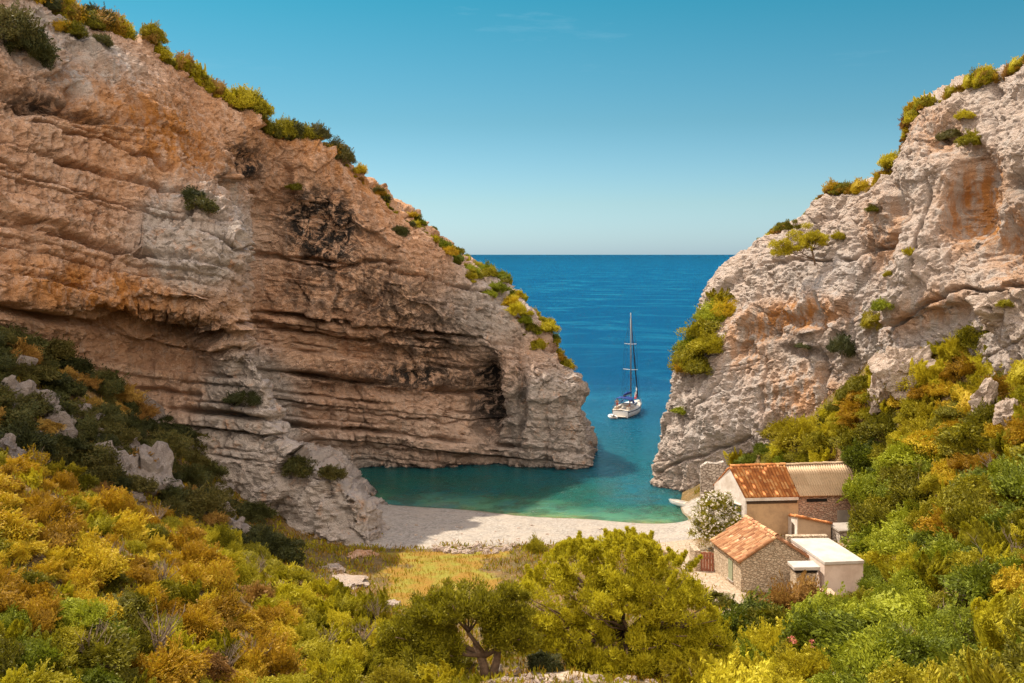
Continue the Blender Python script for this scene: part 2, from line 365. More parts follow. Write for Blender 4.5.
def ground_material():
    m, n, l, b = mat('ground'); p = pos(n)
    at = N(n, 'ShaderNodeAttribute', attribute_name='zone'); sep = n.new('ShaderNodeSeparateColor'); l.new(at.outputs['Color'], sep.inputs[0])
    t1 = noise_n(n, l, 0.6, 7, 0.65, p); t2 = noise_n(n, l, 4, 7, 0.7, p)
    soil = mix(n, l, ramp_out(n, l, t1, 0.35, 0.65), (0.10, 0.075, 0.030), (0.20, 0.12, 0.045))
    soil = mix(n, l, ramp_out(n, l, t2, 0.55, 0.7), soil, (0.33, 0.27, 0.20))
    grass = mix(n, l, ramp_out(n, l, noise_n(n, l, 0.45, 5, 0.6, p), 0.42, 0.6), (0.26, 0.145, 0.025), (0.23, 0.20, 0.03))
    v = N(n, 'ShaderNodeTexVoronoi'); v.inputs['Scale'].default_value = 5.5; l.new(p, v.inputs['Vector'])
    peb = mix(n, l, v.outputs['Color'], (0.20, 0.17, 0.14), (0.45, 0.395, 0.335))
    peb = mix(n, l, ramp_out(n, l, t1, 0.4, 0.7), peb, (0.40, 0.335, 0.27))
    path = mix(n, l, ramp_out(n, l, t2, 0.4, 0.65), (0.36, 0.26, 0.17), (0.48, 0.39, 0.29))
    wob = math_n(n, l, 'MULTIPLY', math_n(n, l, 'SUBTRACT', t2, 0.5), 0.9)
    def w(s): return ramp_out(n, l, math_n(n, l, 'ADD', s, wob), 0.35, 0.65)
    c = mix(n, l, w(sep.outputs[1]), soil, grass); c = mix(n, l, w(sep.outputs[2]), c, path); peb = mix(n, l, math_n(n, l, 'MULTIPLY', ramp_out(n, l, noise_n(n, l, 1.6, 8, 0.75, p), 0.52, 0.68), 0.6), peb, (0.30, 0.24, 0.18))
    sp_ = n.new('ShaderNodeSeparateXYZ'); l.new(p, sp_.inputs[0])
    wet = ramp_out(n, l, math_n(n, l, 'ADD', sp_.outputs['Z'], math_n(n, l, 'MULTIPLY', t1, 0.12)), 0.16, 0.10)
    peb = mix(n, l, wet, peb, (0.22, 0.18, 0.12))
    c = mix(n, l, w(sep.outputs[0]), c, peb)
    l.new(c, b.inputs['Base Color']); b.inputs['Roughness'].default_value = 0.95; b.inputs['Specular IOR Level'].default_value = 0.15
    nb = bump(n, l, v.outputs['Distance'], 0.10, 0.8); l.new(bump(n, l, t2, 0.15, 0.7, nb), b.inputs['Normal'])
    return m
ground = mesh_np('ground', np.stack([gx.ravel(), gy.ravel(), GZ.ravel()], -1), grid_faces(*gx.shape), ground_material(), None, True, {'zone': zone})
tag(ground, 'valley floor of scrub soil, dry grass and white pebble beach between the cliffs', 'ground', kind='structure')

def gz(x, y):
    fx = np.clip((np.asarray(x, float) - GX[0]) / (GX[1] - GX[0]), 0, len(GX) - 1.001); fy = np.clip((np.asarray(y, float) - GY[0]) / (GY[1] - GY[0]), 0, len(GY) - 1.001)
    ix, iy = fx.astype(int), fy.astype(int); u, v = fx - ix, fy - iy
    return (GZ[iy, ix] * (1 - u) + GZ[iy, ix + 1] * u) * (1 - v) + (GZ[iy + 1, ix] * (1 - u) + GZ[iy + 1, ix + 1] * u) * v
_ys = np.arange(14, 110, 0.2)
def ground_at(px, py):
    x = (px - CX) / F * _ys; z = H - (py - HY) / F * _ys; d = z - gz(x, _ys)
    k = np.where(d < 0)[0]
    if len(k) == 0: return None
    i = k[0]; return Vector((x[i], _ys[i], float(gz(x[i], _ys[i]))))

# ------------------------------------------------------------------ cliffs
def resample(keys, n, zlow=-5.0):
    k = [P(*q) for q in keys]
    if k[0].z > zlow: k.insert(0, Vector((k[0].x, k[0].y, zlow)))
    a = np.array([v[:] for v in k]); d = np.concatenate([[0], np.cumsum(np.linalg.norm(np.diff(a, axis=0), axis=1))]); d /= d[-1]
    t = np.linspace(0, 1, n); return np.stack([np.interp(t, d, a[:, i]) for i in range(3)], -1)
def gauss(a, s, axis):
    r = int(3 * s); k = np.exp(-0.5 * (np.arange(-r, r + 1) / s) ** 2); k /= k.sum()
    pad = [(0, 0)] * a.ndim; pad[axis] = (r, r); b = np.pad(a, pad, mode='edge'); out = np.zeros_like(a)
    for i, w in enumerate(k):
        sl = [slice(None)] * a.ndim; sl[axis] = slice(i, i + a.shape[axis]); out += w * b[tuple(sl)]
    return out
def net_to_grid(cols, caps, nface, ncap, nu, rows=40):
    """cols: polylines bottom to top; caps: per column points that carry on behind the crest"""
    A = np.stack([resample(c, rows) for c in cols], 1)                      # rows x cols x 3
    B = np.stack([np.array([A[-1, j]] + [A[-1, j] + np.array(d) if not isinstance(d, Vector) else np.array(d) for d in caps[j]]) for j in range(len(cols))], 1)
    # dense in u by chord length (mean of rows)
    ch = np.linalg.norm(np.diff(A, axis=1), axis=2).mean(0); u = np.concatenate([[0], np.cumsum(ch / np.maximum(np.abs(A[:, :-1, 1]).mean(0), 40))]); u /= u[-1]
    U = np.linspace(0, 1, nu)
    def lerp_u(G): return np.stack([[np.interp(U, u, G[r, :, i]) for i in range(3)] for r in range(G.shape[0])]).transpose(0, 2, 1)
    A = lerp_u(A); B = lerp_u(B)
    def lerp_v(G, n):
        t = np.linspace(0, G.shape[0] - 1, n); i = np.clip(t.astype(int), 0, G.shape[0] - 2); f = (t - i)[:, None, None]
        return G[i] * (1 - f) + G[i + 1] * f
    G = np.concatenate([lerp_v(A, nface), lerp_v(B, ncap + 1)[1:]], 0)
    return gauss(gauss(G, nu / 260, 1), nface / 110, 0)
def normals(G):
    du = np.gradient(G, axis=1); dv = np.gradient(G, axis=0); n = np.cross(du, dv); n /= np.linalg.norm(n, axis=-1, keepdims=True) + 1e-9
    return n

def beds(s, l, seed, strong, lo=-10, hi=110, tmin=0.45, tmax=3.4):
    """layered limestone: offset, joint and under-cut of the bed a point lies in"""
    rg = np.random.default_rng(seed); b = [lo]
    while b[-1] < hi: b.append(b[-1] + tmin + (tmax - tmin) * rg.random() ** 1.8)
    b = np.array(b)
    for q in strong: b[np.argmin(np.abs(b - q[0]))] = q[0]
    b.sort(); nb = len(b); off = rg.uniform(-0.5, 0.5, nb + 1); dep = 0.2 + 0.7 * rg.random(nb + 1) ** 2; wid = 0.07 + 0.06 * rg.random(nb + 1)
    for q in strong:
        k = np.argmin(np.abs(b - q[0])); dep[k] = q[1]; wid[k] = q[2]
    i = np.clip(np.searchsorted(b, s) - 1, 0, nb - 2); th = b[i + 1] - b[i]; f = (s - b[i]) / th
    w = np.clip((s - b[i]) / 0.12, 0, 1); prev = np.clip(i - 1, 0, nb)
    o = off[prev] * (1 - w) + off[i] * w
    bulge = 0.14 * np.sqrt(np.clip(1 - (2 * f - 1) ** 8, 0, 1)) * np.minimum(th, 1.5)
    d0, d1 = s - b[i], b[i + 1] - s
    notch = dep[i] * np.exp(-(d0 / wid[i]) ** 2) + dep[i + 1] * np.exp(-(d1 / (wid[i + 1] * 0.6)) ** 2)
    jw = (0.9 + 1.8 * ((i * 0.618) % 1)); jl = l / jw + ((i * 0.377) % 1) * 7; jc = np.floor(jl); jf = jl - jc
    rnd = (_h(jc.astype(np.int64), i.astype(np.int64), i.astype(np.int64) * 3, seed) & 1023) / 1023.0
    jn = np.exp(-(np.minimum(jf, 1 - jf) * jw / 0.09) ** 2) * (rnd > 0.35)
    return o, bulge, notch, jn, rnd - 0.5

def blob(px, py, x, y, rx, ry, rot=0):
    c, s = math.cos(R(rot)), math.sin(R(rot)); dx, dy = px - x, py - y
    return np.exp(-(((dx * c + dy * s) / rx) ** 2 + ((-dx * s + dy * c) / ry) ** 2) ** 1.5)

def build_cliff(name, cols, caps, dims, seed, smat, dipfn, strong, bedamt, bedtop, rough, stain_fn, label, hollows=(), cracks=(), crag=1.0, warp=0.7):
    G = net_to_grid(cols, caps, *dims); n = normals(G); n[..., 2] *= 0.45; n /= np.linalg.norm(n, axis=-1, keepdims=True) + 1e-9
    if (n[:, :, 1].mean() > 0): n = -n
    l = np.cumsum(np.concatenate([np.zeros((G.shape[0], 1)), np.linalg.norm(np.diff(G[:, :, :2], axis=1), axis=2)], 1), 1).mean(0)[None] * np.ones((G.shape[0], 1))
    p = G
    d = rough[0] * fbm(p / 11.0, 2, seed) + rough[1] * ridged(p / np.array([5.0, 5.0, 4.0]), 3, seed + 1) + rough[2] * fbm(p / 1.3, 3, seed + 2, 0.6)
    d += rough[3] * ridged(p / np.array([1.5, 1.5, 4.5]), 2, seed + 3)
    s = dipfn(p) + warp * fbm(p / 12.0, 2, seed + 4) + 0.07 * noise(p / 1.3, seed + 5)
    o, bu, no, jn, br = beds(s, l + 0.5 * noise(p / 2.0, seed + 6), seed, strong)
    amt = bedamt * np.clip(0.75 + 0.9 * noise(p / 9.0, seed + 7), 0.15, 1.25)
    amt = amt * bedtop(p)
    patch = np.clip(0.55 + 1.1 * noise(p / 5.0, seed + 8), 0.05, 1.3)
    d += amt * (1.3 * o + 1.2 * bu - 1.9 * no * patch - 0.75 * jn * patch + 0.6 * br)
    d += 0.14 * ridged(p / 1.1, 4, seed + 9) + 0.15 * fbm(p / 0.6, 4, seed + 10, 0.75)
    w_ = p + 0.5 * np.stack([noise(p / 2.0, seed + 20), noise(p / 2.0, seed + 21), noise(p / 2.0, seed + 22)], -1)
    d += crag * (1.8 * facets(w_ / np.array([6.0, 6.0, 9.0]), seed + 17) + 0.62 * facets(w_ / np.array([2.6, 2.6, 3.4]), seed + 14) * np.clip(.55 + 1.2 * noise(p / 7.0, seed + 30), .1, 1.4) + 0.55 * facets(w_ / np.array([1.1, 1.1, 1.1]), seed + 15) * np.clip(.6 + 1.3 * noise(p / 4.0, seed + 31), .15, 1.5) + 0.34 * facets(w_ / 0.42, seed + 16))
    d -= d.mean() + 0.1
    px, py = proj(np.stack([G[..., 0], np.maximum(G[..., 1], 1), G[..., 2]], -1))
    wx, wy = px + 5 * noise(p / 2.2, seed + 12), py + 5 * noise(p / 2.2, seed + 13)
    for (x, y, rx, ry, rot, dep) in hollows: d -= dep * blob(wx, wy, x, y, rx, ry, rot)
    for pl, wd, dep in cracks:
        dist = np.full(px.shape, 1e9)
        for (x0, y0), (x1, y1) in zip(pl, pl[1:]):
            t = np.clip(((wx - x0) * (x1 - x0) + (wy - y0) * (y1 - y0)) / ((x1 - x0) ** 2 + (y1 - y0) ** 2), 0, 1); dist = np.minimum(dist, np.hypot(wx - x0 - t * (x1 - x0), wy - y0 - t * (y1 - y0)))
        d -= dep * np.exp(-(dist / wd) ** 2)
    V = G + n * d[..., None]
    px, py = proj(np.stack([G[..., 0], np.maximum(G[..., 1], 1), G[..., 2]], -1))
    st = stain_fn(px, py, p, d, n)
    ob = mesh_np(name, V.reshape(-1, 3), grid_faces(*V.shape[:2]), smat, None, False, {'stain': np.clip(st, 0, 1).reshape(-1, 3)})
    tag(ob, label, 'cliff', kind='structure')
    vpx, vpy = proj(np.stack([V[..., 0], np.maximum(V[..., 1], 1), V[..., 2]], -1))
    return dict(V=V.reshape(-1, 3), px=vpx.ravel(), py=vpy.ravel(), grid=V, nface=dims[0])
def cliff_at(cl, px, py, r=4):
    k = np.where((np.abs(cl['px'] - px) < r) & (np.abs(cl['py'] - py) < r))[0]
    if len(k) == 0: return None
    i = k[np.argmin(cl['V'][k, 1])]; return Vector(cl['V'][i])

LC = [[(-420, 600, 50), (-420, 250, 52), (-420, -330, 60)],
      [(-150, 560, 58), (-150, 300, 60), (-150, -130, 72)],
      [(0, 520, 68), (0, 345, 70), (0, 300, 67), (0, 215, 69), (5, 70, 74), (-10, -5, 80)],
      [(70, 520, 74), (70, 345, 76), (70, 290, 73), (70, 220, 75), (70, 110, 77), (62, 8, 86)],
      [(150, 540, 80), (140, 360, 82), (140, 338, 82), (140, 295, 76.2), (140, 225, 79.5), (140, 130, 83), (140, 42, 93)],
      [(240, 560, 80), (215, 420, 82), (200, 370, 84), (200, 340, 85), (202, 300, 76.5), (200, 215, 80.5), (190, 130, 92), (195, 80, 98)],
      [(374, 560, 77), (370, 505, 77.5), (335, 478, 79), (270, 440, 80.5), (267, 378, 81), (240, 335, 82.5), (246, 240, 80.5), (216, 194, 84.5), (235, 140, 97), (240, 110, 101)],
      [(385, 545, 82), (362, 500, 90), (300, 470, 95), (240, 430, 97), (240, 375, 98), (225, 340, 99), (232, 240, 98), (232, 200, 98), (258, 155, 103), (272, 132, 105)],
      [(365, 472, 110.5), (310, 440, 108), (262, 420, 107), (255, 375, 107), (250, 330, 108), (258, 250, 107.5), (270, 200, 107), (292, 157, 108), (302, 142, 110)],
      [(368, 473, 112), (350, 440, 111.2), (345, 384, 110.5), (345, 338, 111), (345, 310, 109), (345, 205, 109), (347, 166, 112)],
      [(430, 472, 113), (430, 400, 113), (430, 383, 114.2), (430, 335, 113), (426, 300, 111), (414, 226, 114)],
      [(478, 471, 113.5), (478, 430, 116), (475, 380, 116), (470, 325, 113.5), (452, 262, 116)],
      [(515, 472, 112.5), (512, 420, 113.5), (510, 365, 113), (500, 308, 117)],
      [(553, 473, 111.5), (552, 420, 112), (550, 380, 113), (538, 343, 116)],
      [(596, 473, 112), (593, 425, 113), (588, 390, 114), (566, 372, 117)],
      [(598, 470, 116), (595, 428, 117), (589, 390, 118), (570, 372, 119)],
      [(575, 455, 130), (570, 425, 130), (560, 390, 128), (548, 354, 125)],
      [(500, 430, 170), (505, 350, 165), (505, 305, 155), (480, 275, 150)]]
def capd(*d): return [np.array(q, float) for q in d]
LCAP = [capd((-6, 12, 2), (-30, 40, 5))] * 2 + [capd((-3, 8, .9), (-25, 40, 5))] * 8
LCAP += [[P(424, 224, 123), P(340, 255, 150)], [P(478, 258, 127), P(400, 270, 155)], [P(522, 298, 124), P(430, 300, 155)], [P(552, 336, 121), P(470, 330, 150)],
         [P(562, 372, 119.5), P(520, 350, 140)], [P(560, 371, 121), P(500, 345, 145)], [P(530, 340, 130), P(480, 320, 148)], [P(462, 268, 158), P(420, 268, 165)]]
def l_stain_shade(px, py, p, d, n):
    g = blob(px, py, 195, 235, 60, 60) + blob(px, py, 250, 410, 45, 60) + blob(px, py, 250, 500, 120, 45) + blob(px, py, 60, 50, 75, 30, 25) + blob(px, py, 140, 470, 70, 40)
    g = g + 0.7 * blob(px, py, 560, 420, 60, 60) + 0.6 * blob(px, py, 490, 310, 60, 45) + 0.8 * blob(px, py, 330, 505, 60, 45) + 0.5 * blob(px, py, 20, 400, 40, 50) + 0.08
    g = g + 0.30 * smooth(py, 330, 470)
    o = blob(px, py, 90, 290, 110, 28, 8) + 0.8 * blob(px, py, 330, 120 + 20, 120, 40, 38) + 0.6 * blob(px, py, 120, 110, 110, 30, 30) + 0.5 * blob(px, py, 180, 150, 90, 60) + 0.06
    k = 0.95 * blob(px, py, 322, 225, 48, 42, 20) + 0.9 * blob(px, py, 248, 165, 26, 26) + 0.75 * blob(px, py, 350, 290, 90, 35) + 0.8 * blob(px, py, 425, 345, 60, 45) + 1.0 * blob(px, py, 487, 400, 16, 40) + 0.6 * blob(px, py, 380, 380, 110, 14)  # black lichen patches, plus shade painted into the alcove and the cave
    k = k + 0.8 * blob(px, py, 180, 325, 60, 14, 8) + 0.8 * blob(px, py, 35, 100, 30, 14) + 0.7 * blob(px, py, 90, 115, 45, 8, 20) + 0.6 * blob(px, py, 518, 400, 9, 60) + 1.0 * (1 - smooth(p[..., 2], -0.2, 0.6)) + 0.35 * (1 - smooth(p[..., 2], 0.5, 3)) * smooth(p[..., 1], 95, 100)  # shade painted under overhangs and in the cleft; real dark waterline
    return np.stack([1.5 * g, o, .9 * k + 0.45 * blob(px, py, 322, 222, 40, 36, 20) + 0.4 * blob(px, py, 250, 168, 18, 18) + 0.35 * blob(px, py, 487, 402, 12, 36) + 0.03], -1)  # extra black on the lichen patch, extra painted shade in alcove and cave
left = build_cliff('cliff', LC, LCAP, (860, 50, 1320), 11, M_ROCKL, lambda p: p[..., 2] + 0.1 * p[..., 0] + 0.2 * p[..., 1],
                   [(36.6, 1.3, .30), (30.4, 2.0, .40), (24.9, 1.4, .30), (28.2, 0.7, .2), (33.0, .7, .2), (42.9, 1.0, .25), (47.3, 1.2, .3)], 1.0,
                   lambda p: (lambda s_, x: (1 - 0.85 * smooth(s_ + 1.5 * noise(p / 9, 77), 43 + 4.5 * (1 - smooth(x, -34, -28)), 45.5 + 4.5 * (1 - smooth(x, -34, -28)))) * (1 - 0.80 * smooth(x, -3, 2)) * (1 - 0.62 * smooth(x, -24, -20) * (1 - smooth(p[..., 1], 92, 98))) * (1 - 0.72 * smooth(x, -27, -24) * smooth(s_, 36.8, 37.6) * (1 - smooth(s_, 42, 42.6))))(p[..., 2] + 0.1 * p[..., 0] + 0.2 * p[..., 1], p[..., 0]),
                   (1.3, 0.45, 0.18, 0.12), l_stain_shade, 'tall shaded orange limestone cliff of dipping layered beds along the cove',
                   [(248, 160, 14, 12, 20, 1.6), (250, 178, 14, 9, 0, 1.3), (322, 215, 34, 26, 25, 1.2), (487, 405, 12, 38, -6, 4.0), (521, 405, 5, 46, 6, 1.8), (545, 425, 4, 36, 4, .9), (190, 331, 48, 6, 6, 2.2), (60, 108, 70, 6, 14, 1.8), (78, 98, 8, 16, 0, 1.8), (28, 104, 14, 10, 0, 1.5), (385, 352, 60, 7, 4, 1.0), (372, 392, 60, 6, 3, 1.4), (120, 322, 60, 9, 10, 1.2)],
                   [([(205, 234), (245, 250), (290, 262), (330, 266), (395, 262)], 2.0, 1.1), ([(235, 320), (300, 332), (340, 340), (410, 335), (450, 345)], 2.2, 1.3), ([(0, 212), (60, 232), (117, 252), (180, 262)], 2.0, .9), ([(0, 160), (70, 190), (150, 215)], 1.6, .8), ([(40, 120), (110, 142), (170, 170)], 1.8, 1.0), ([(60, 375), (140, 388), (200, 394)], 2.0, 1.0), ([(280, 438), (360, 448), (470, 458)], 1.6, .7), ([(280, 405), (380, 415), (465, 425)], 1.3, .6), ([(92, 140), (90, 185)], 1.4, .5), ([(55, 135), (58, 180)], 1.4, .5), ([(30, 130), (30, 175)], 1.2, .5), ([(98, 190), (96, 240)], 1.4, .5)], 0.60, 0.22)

RC = [[(690, 470, 160), (700, 400, 160), (745, 300, 150), (790, 225, 145)],
      [(664, 486, 112), (672, 420, 114), (695, 350, 118), (742, 262, 122)],
      [(652, 488, 104), (657, 440, 105), (670, 368, 107), (700, 332, 108), (723, 275, 112), (737, 260, 114)],
      [(690, 488, 101), (690, 400, 103), (700, 350, 105), (738, 290, 107), (772, 232, 111)],
      [(730, 475, 97), (730, 400, 98), (742, 320, 99), (755, 300, 101), (775, 255, 103), (802, 210, 107)],
      [(790, 470, 92), (790, 380, 93), (800, 320, 94), (820, 250, 97), (828, 192, 102)],
      [(850, 450, 86), (850, 340, 88), (860, 280, 89), (868, 220, 91), (868, 184, 96)],
      [(878, 440, 84), (884, 330, 86), (886, 250, 88), (893, 195, 90), (898, 168, 94)],
      [(893, 440, 78), (890, 340, 79), (888, 300, 79), (898, 230, 81), (905, 150, 85), (916, 105, 89)],
      [(955, 420, 73), (955, 300, 74), (960, 240, 78), (968, 195, 79), (965, 150, 79), (970, 82, 86)],
      [(1035, 400, 66), (1030, 300, 67), (1030, 240, 70), (1030, 150, 71), (1030, 52, 79)],
      [(1150, 420, 58), (1150, 250, 60), (1160, -30, 70)],
      [(1420, 480, 50), (1420, 200, 52), (1440, -120, 60)]]
RCAP = [capd((4, 6, 1), (20, 30, 4))] * 8 + [capd((2, 6, .5), (25, 30, 3))] * 5
def r_stain(px, py, p, d, n):
    g = 0.45 + 0.5 * blob(px, py, 720, 420, 70, 60) + 0.5 * blob(px, py, 850, 300, 80, 60) + 0.5 * blob(px, py, 950, 350, 80, 30)
    o = blob(px, py, 790, 318, 60, 18, -8) + 1.0 * blob(px, py, 972, 205, 30, 48, 10) + 0.9 * blob(px, py, 1015, 250, 26, 40) + 0.6 * blob(px, py, 800, 395, 40, 30) + 0.5 * blob(px, py, 740, 350, 25, 25) + 0.5 * blob(px, py, 930, 130, 30, 25) + 0.5 * blob(px, py, 880, 235, 20, 40) + 0.5 * blob(px, py, 925, 310, 50, 14, -25)
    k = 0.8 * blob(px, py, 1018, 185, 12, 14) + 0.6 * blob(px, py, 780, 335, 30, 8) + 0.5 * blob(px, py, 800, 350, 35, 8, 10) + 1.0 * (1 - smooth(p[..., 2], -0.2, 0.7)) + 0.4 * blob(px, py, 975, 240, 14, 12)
    return np.stack([g, o + 0.12, k + 0.02], -1)
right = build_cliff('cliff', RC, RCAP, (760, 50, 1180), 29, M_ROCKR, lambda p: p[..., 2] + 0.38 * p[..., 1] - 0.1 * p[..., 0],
                    [(58, 1.0, .25), (55, .9, .25), (51, .8, .22), (62, .9, .25)], 0.14, lambda p: 1.0 + 0 * p[..., 0],
                    (1.5, 0.30, 0.16, 0.34), r_stain, 'pale craggy limestone cliff rising behind the cottages on the sunny side',
                    [(972, 200, 22, 44, 8, 3.0), (1012, 250, 24, 30, 30, 2.6), (790, 322, 48, 9, -8, 1.4), (775, 336, 20, 6, 0, .8), (735, 350, 14, 12, 0, 1.0), (938, 140, 16, 14, 0, 1.4), (960, 150, 14, 18, 0, 1.2), (1018, 182, 8, 12, 0, 1.5), (800, 352, 26, 5, 14, .8)],
                    [([(765, 269), (800, 261), (831, 263)], 1.6, .9), ([(840, 263), (875, 245), (893, 236)], 1.6, 1.0), ([(880, 330), (928, 302), (963, 289), (994, 293), (1030, 285)], 1.8, 1.2), ([(896, 130), (893, 200), (896, 250), (888, 292)], 3.5, 1.3), ([(985, 88), (983, 130), (986, 165)], 3.0, 1.2), ([(800, 210), (815, 225), (850, 200), (872, 190)], 1.6, .7), ([(845, 215), (835, 240), (822, 258)], 1.8, .8), ([(905, 385), (935, 345), (990, 322)], 1.8, .9), ([(690, 420), (720, 380), (728, 340)], 1.8, .8), ([(760, 360), (757, 400), (764, 440)], 1.5, .7), ([(822, 300), (818, 350), (824, 400)], 1.5, .7), ([(850, 200), (856, 250), (850, 290)], 1.6, .7), ([(920, 150), (926, 200), (918, 260)], 1.8, .8), ([(705, 350), (700, 400)], 1.5, .7), ([(675, 390), (684, 440)], 1.5, .6), ([(660, 470), (700, 455), (745, 440), (760, 450)], 1.6, .7), ([(870, 100), (905, 160)], 2, .5)], 0.42, 0.7)

# ------------------------------------------------------------------ sea
def water_material():
    m, n, l, b = mat('sea_water'); p = pos(n)
    sx = n.new('ShaderNodeSeparateXYZ'); l.new(p, sx.inputs[0])
    # depth of the bed: shelves from the shore line out
    base = math_n(n, l, 'ADD', sx.outputs['Y'], math_n(n, l, 'MULTIPLY', sx.outputs['X'], 0.28))
    wob = math_n(n, l, 'MULTIPLY', math_n(n, l, 'SUBTRACT', noise_n(n, l, 0.12, 5, 0.6, p), 0.5), 16)
    dd = math_n(n, l, 'ADD', base, wob)
    mr = n.new('ShaderNodeMapRange'); mr.inputs['From Min'].default_value = 90; mr.inputs['From Max'].default_value = 190; l.new(dd, mr.inputs['Value'])
    r = ramp(n, [(0.0, (0.15, 0.17, 0.05)), (0.035, (0.05, 0.145, 0.075)), (0.10, (0.005, 0.056, 0.040)), (0.24, (0.002, 0.052, 0.064)), (0.6, (0.001, 0.042, 0.078)), (1.0, (0.0006, 0.026, 0.064))])
    l.new(mr.outputs[0], r.inputs[0])
    # wind lanes far out
    lane = noise_n(n, l, 1.0, 9, 0.72, mapped(n, l, p, (0.020, 0.027, 1), (0, 0, 0.5)), 1.6)
    c = mix(n, l, math_n(n, l, 'MULTIPLY', ramp_out(n, l, lane, 0.46, 0.66), 0.6), r.outputs[0], (0.005, 0.068, 0.11))
    weed = noise_n(n, l, 0.35, 6, 0.65, p)
    near = ramp_out(n, l, math_n(n, l, 'MULTIPLY', mr.outputs[0], -1.0), -0.3, -0.05)
    c = mix(n, l, math_n(n, l, 'MULTIPLY', math_n(n, l, 'MULTIPLY', ramp_out(n, l, weed, 0.47, 0.58), near), 0.5), c, (0.018, 0.034, 0.016))
    far = n.new('ShaderNodeMapRange'); far.inputs['From Min'].default_value = 300; far.inputs['From Max'].default_value = 6000; l.new(sx.outputs['Y'], far.inputs['Value'])
    c = mix(n, l, far.outputs[0], c, (0.0006, 0.022, 0.050))
    l.new(c, b.inputs['Base Color']); b.inputs['Roughness'].default_value = 0.16; b.inputs['Specular IOR Level'].default_value = 0.32; b.inputs['IOR'].default_value = 1.33
    w1 = noise_n(n, l, 1.0, 4, 0.55, mapped(n, l, p, (0.9, 1.6, 1), (0, 0, 0.4)), 0.3); w2 = noise_n(n, l, 5.0, 4, 0.6, p)
    l.new(bump(n, l, w2, 0.09, 0.8, bump(n, l, w1, 0.45, 1.0)), b.inputs['Normal'])
    b.inputs['Specular IOR Level'].default_value = 0.0; b.inputs['Roughness'].default_value = 0.9
    b.inputs['Subsurface Weight'].default_value = 1.0; b.inputs['Subsurface Radius'].default_value = (1.5, 6.0, 7.0); b.inputs['Subsurface Scale'].default_value = 2.5
    fr = n.new('ShaderNodeFresnel'); fr.inputs['IOR'].default_value = 1.33; nb = b.inputs['Normal'].links[0].from_socket; l.new(nb, fr.inputs['Normal'])
    gl = n.new('ShaderNodeBsdfGlossy'); gl.inputs['Roughness'].default_value = 0.12; l.new(nb, gl.inputs['Normal'])
    ms = n.new('ShaderNodeMixShader'); cap = n.new('ShaderNodeMapRange'); cap.inputs['From Min'].default_value = 105; cap.inputs['From Max'].default_value = 200; cap.inputs['To Min'].default_value = 0.34; cap.inputs['To Max'].default_value = 0.055
    l.new(sx.outputs['Y'], cap.inputs['Value'])
    l.new(math_n(n, l, 'MINIMUM', math_n(n, l, 'MULTIPLY', fr.outputs[0], 0.8), cap.outputs[0]), ms.inputs[0])
    l.new(b.outputs[0], ms.inputs[1]); l.new(gl.outputs[0], ms.inputs[2]); l.new(ms.outputs[0], n['Material Output'].inputs['Surface'])
    return m
M_SEA = water_material()
xs = np.array([-90000, -20000, -3000, -400, -90, -40, -20, -10, 0, 10, 20, 40, 90, 400, 3000, 20000, 90000.]); ys_ = np.array([86, 95, 105, 115, 130, 150, 200, 300, 600, 2000, 9000, 40000, 110000.])
a, b_ = np.meshgrid(xs, ys_); sea = mesh_np('sea', np.stack([a.ravel(), b_.ravel(), a.ravel() * 0], -1), grid_faces(*a.shape), M_SEA, None, True)
tag(sea, 'deep blue sea shading to green in the cove, reaching the horizon', 'sea', kind='structure')

# ------------------------------------------------------------------ cottages
def stone_material(name, c1, c2, mortar, scale=2.6):
    m, n, l, b = mat(name); p = pos(n)
    v = N(n, 'ShaderNodeTexVoronoi'); v.inputs['Scale'].default_value = scale; l.new(mapped(n, l, mix_vec(n, l, p, 0.06), (1, 1, 1.7)), v.inputs['Vector'])
    e = N(n, 'ShaderNodeTexVoronoi'); e.feature = 'DISTANCE_TO_EDGE'; e.inputs['Scale'].default_value = scale; l.new(mapped(n, l, mix_vec(n, l, p, 0.06), (1, 1, 1.7)), e.inputs['Vector'])
    sp = n.new('ShaderNodeSeparateColor'); l.new(v.outputs['Color'], sp.inputs[0])
    c = mix(n, l, sp.outputs[0], c1, c2); c = mix(n, l, ramp_out(n, l, noise_n(n, l, 9, 5, 0.7, p), 0.5, 0.75), c, tuple(x * 0.6 for x in c1))
    ed = ramp_out(n, l, e.outputs['Distance'], 0.02, 0.09); c = mix(n, l, ed, mortar, c)
    l.new(c, b.inputs['Base Color']); b.inputs['Roughness'].default_value = 0.9; b.inputs['Specular IOR Level'].default_value = 0.15
    h = math_n(n, l, 'ADD', ed, math_n(n, l, 'MULTIPLY', sp.outputs[1], 0.5)); l.new(bump(n, l, h, 0.06), b.inputs['Normal'])
    return m
def plaster_material(name, col, stain, amt=0.6):
    m, n, l, b = mat(name); p = pos(n)
    t = noise_n(n, l, 0.9, 8, 0.65, p); t2 = noise_n(n, l, 5, 7, 0.7, mapped(n, l, p, (1, 1, 0.4)))
    c = mix(n, l, math_n(n, l, 'MULTIPLY', ramp_out(n, l, t, 0.4, 0.68), amt), col, stain)
    c = mix(n, l, math_n(n, l, 'MULTIPLY', ramp_out(n, l, t2, 0.52, 0.72), amt * 0.6), c, stain)
    l.new(c, b.inputs['Base Color']); b.inputs['Roughness'].default_value = 0.92; b.inputs['Specular IOR Level'].default_value = 0.15
    l.new(bump(n, l, t2, 0.025), b.inputs['Normal']); return m
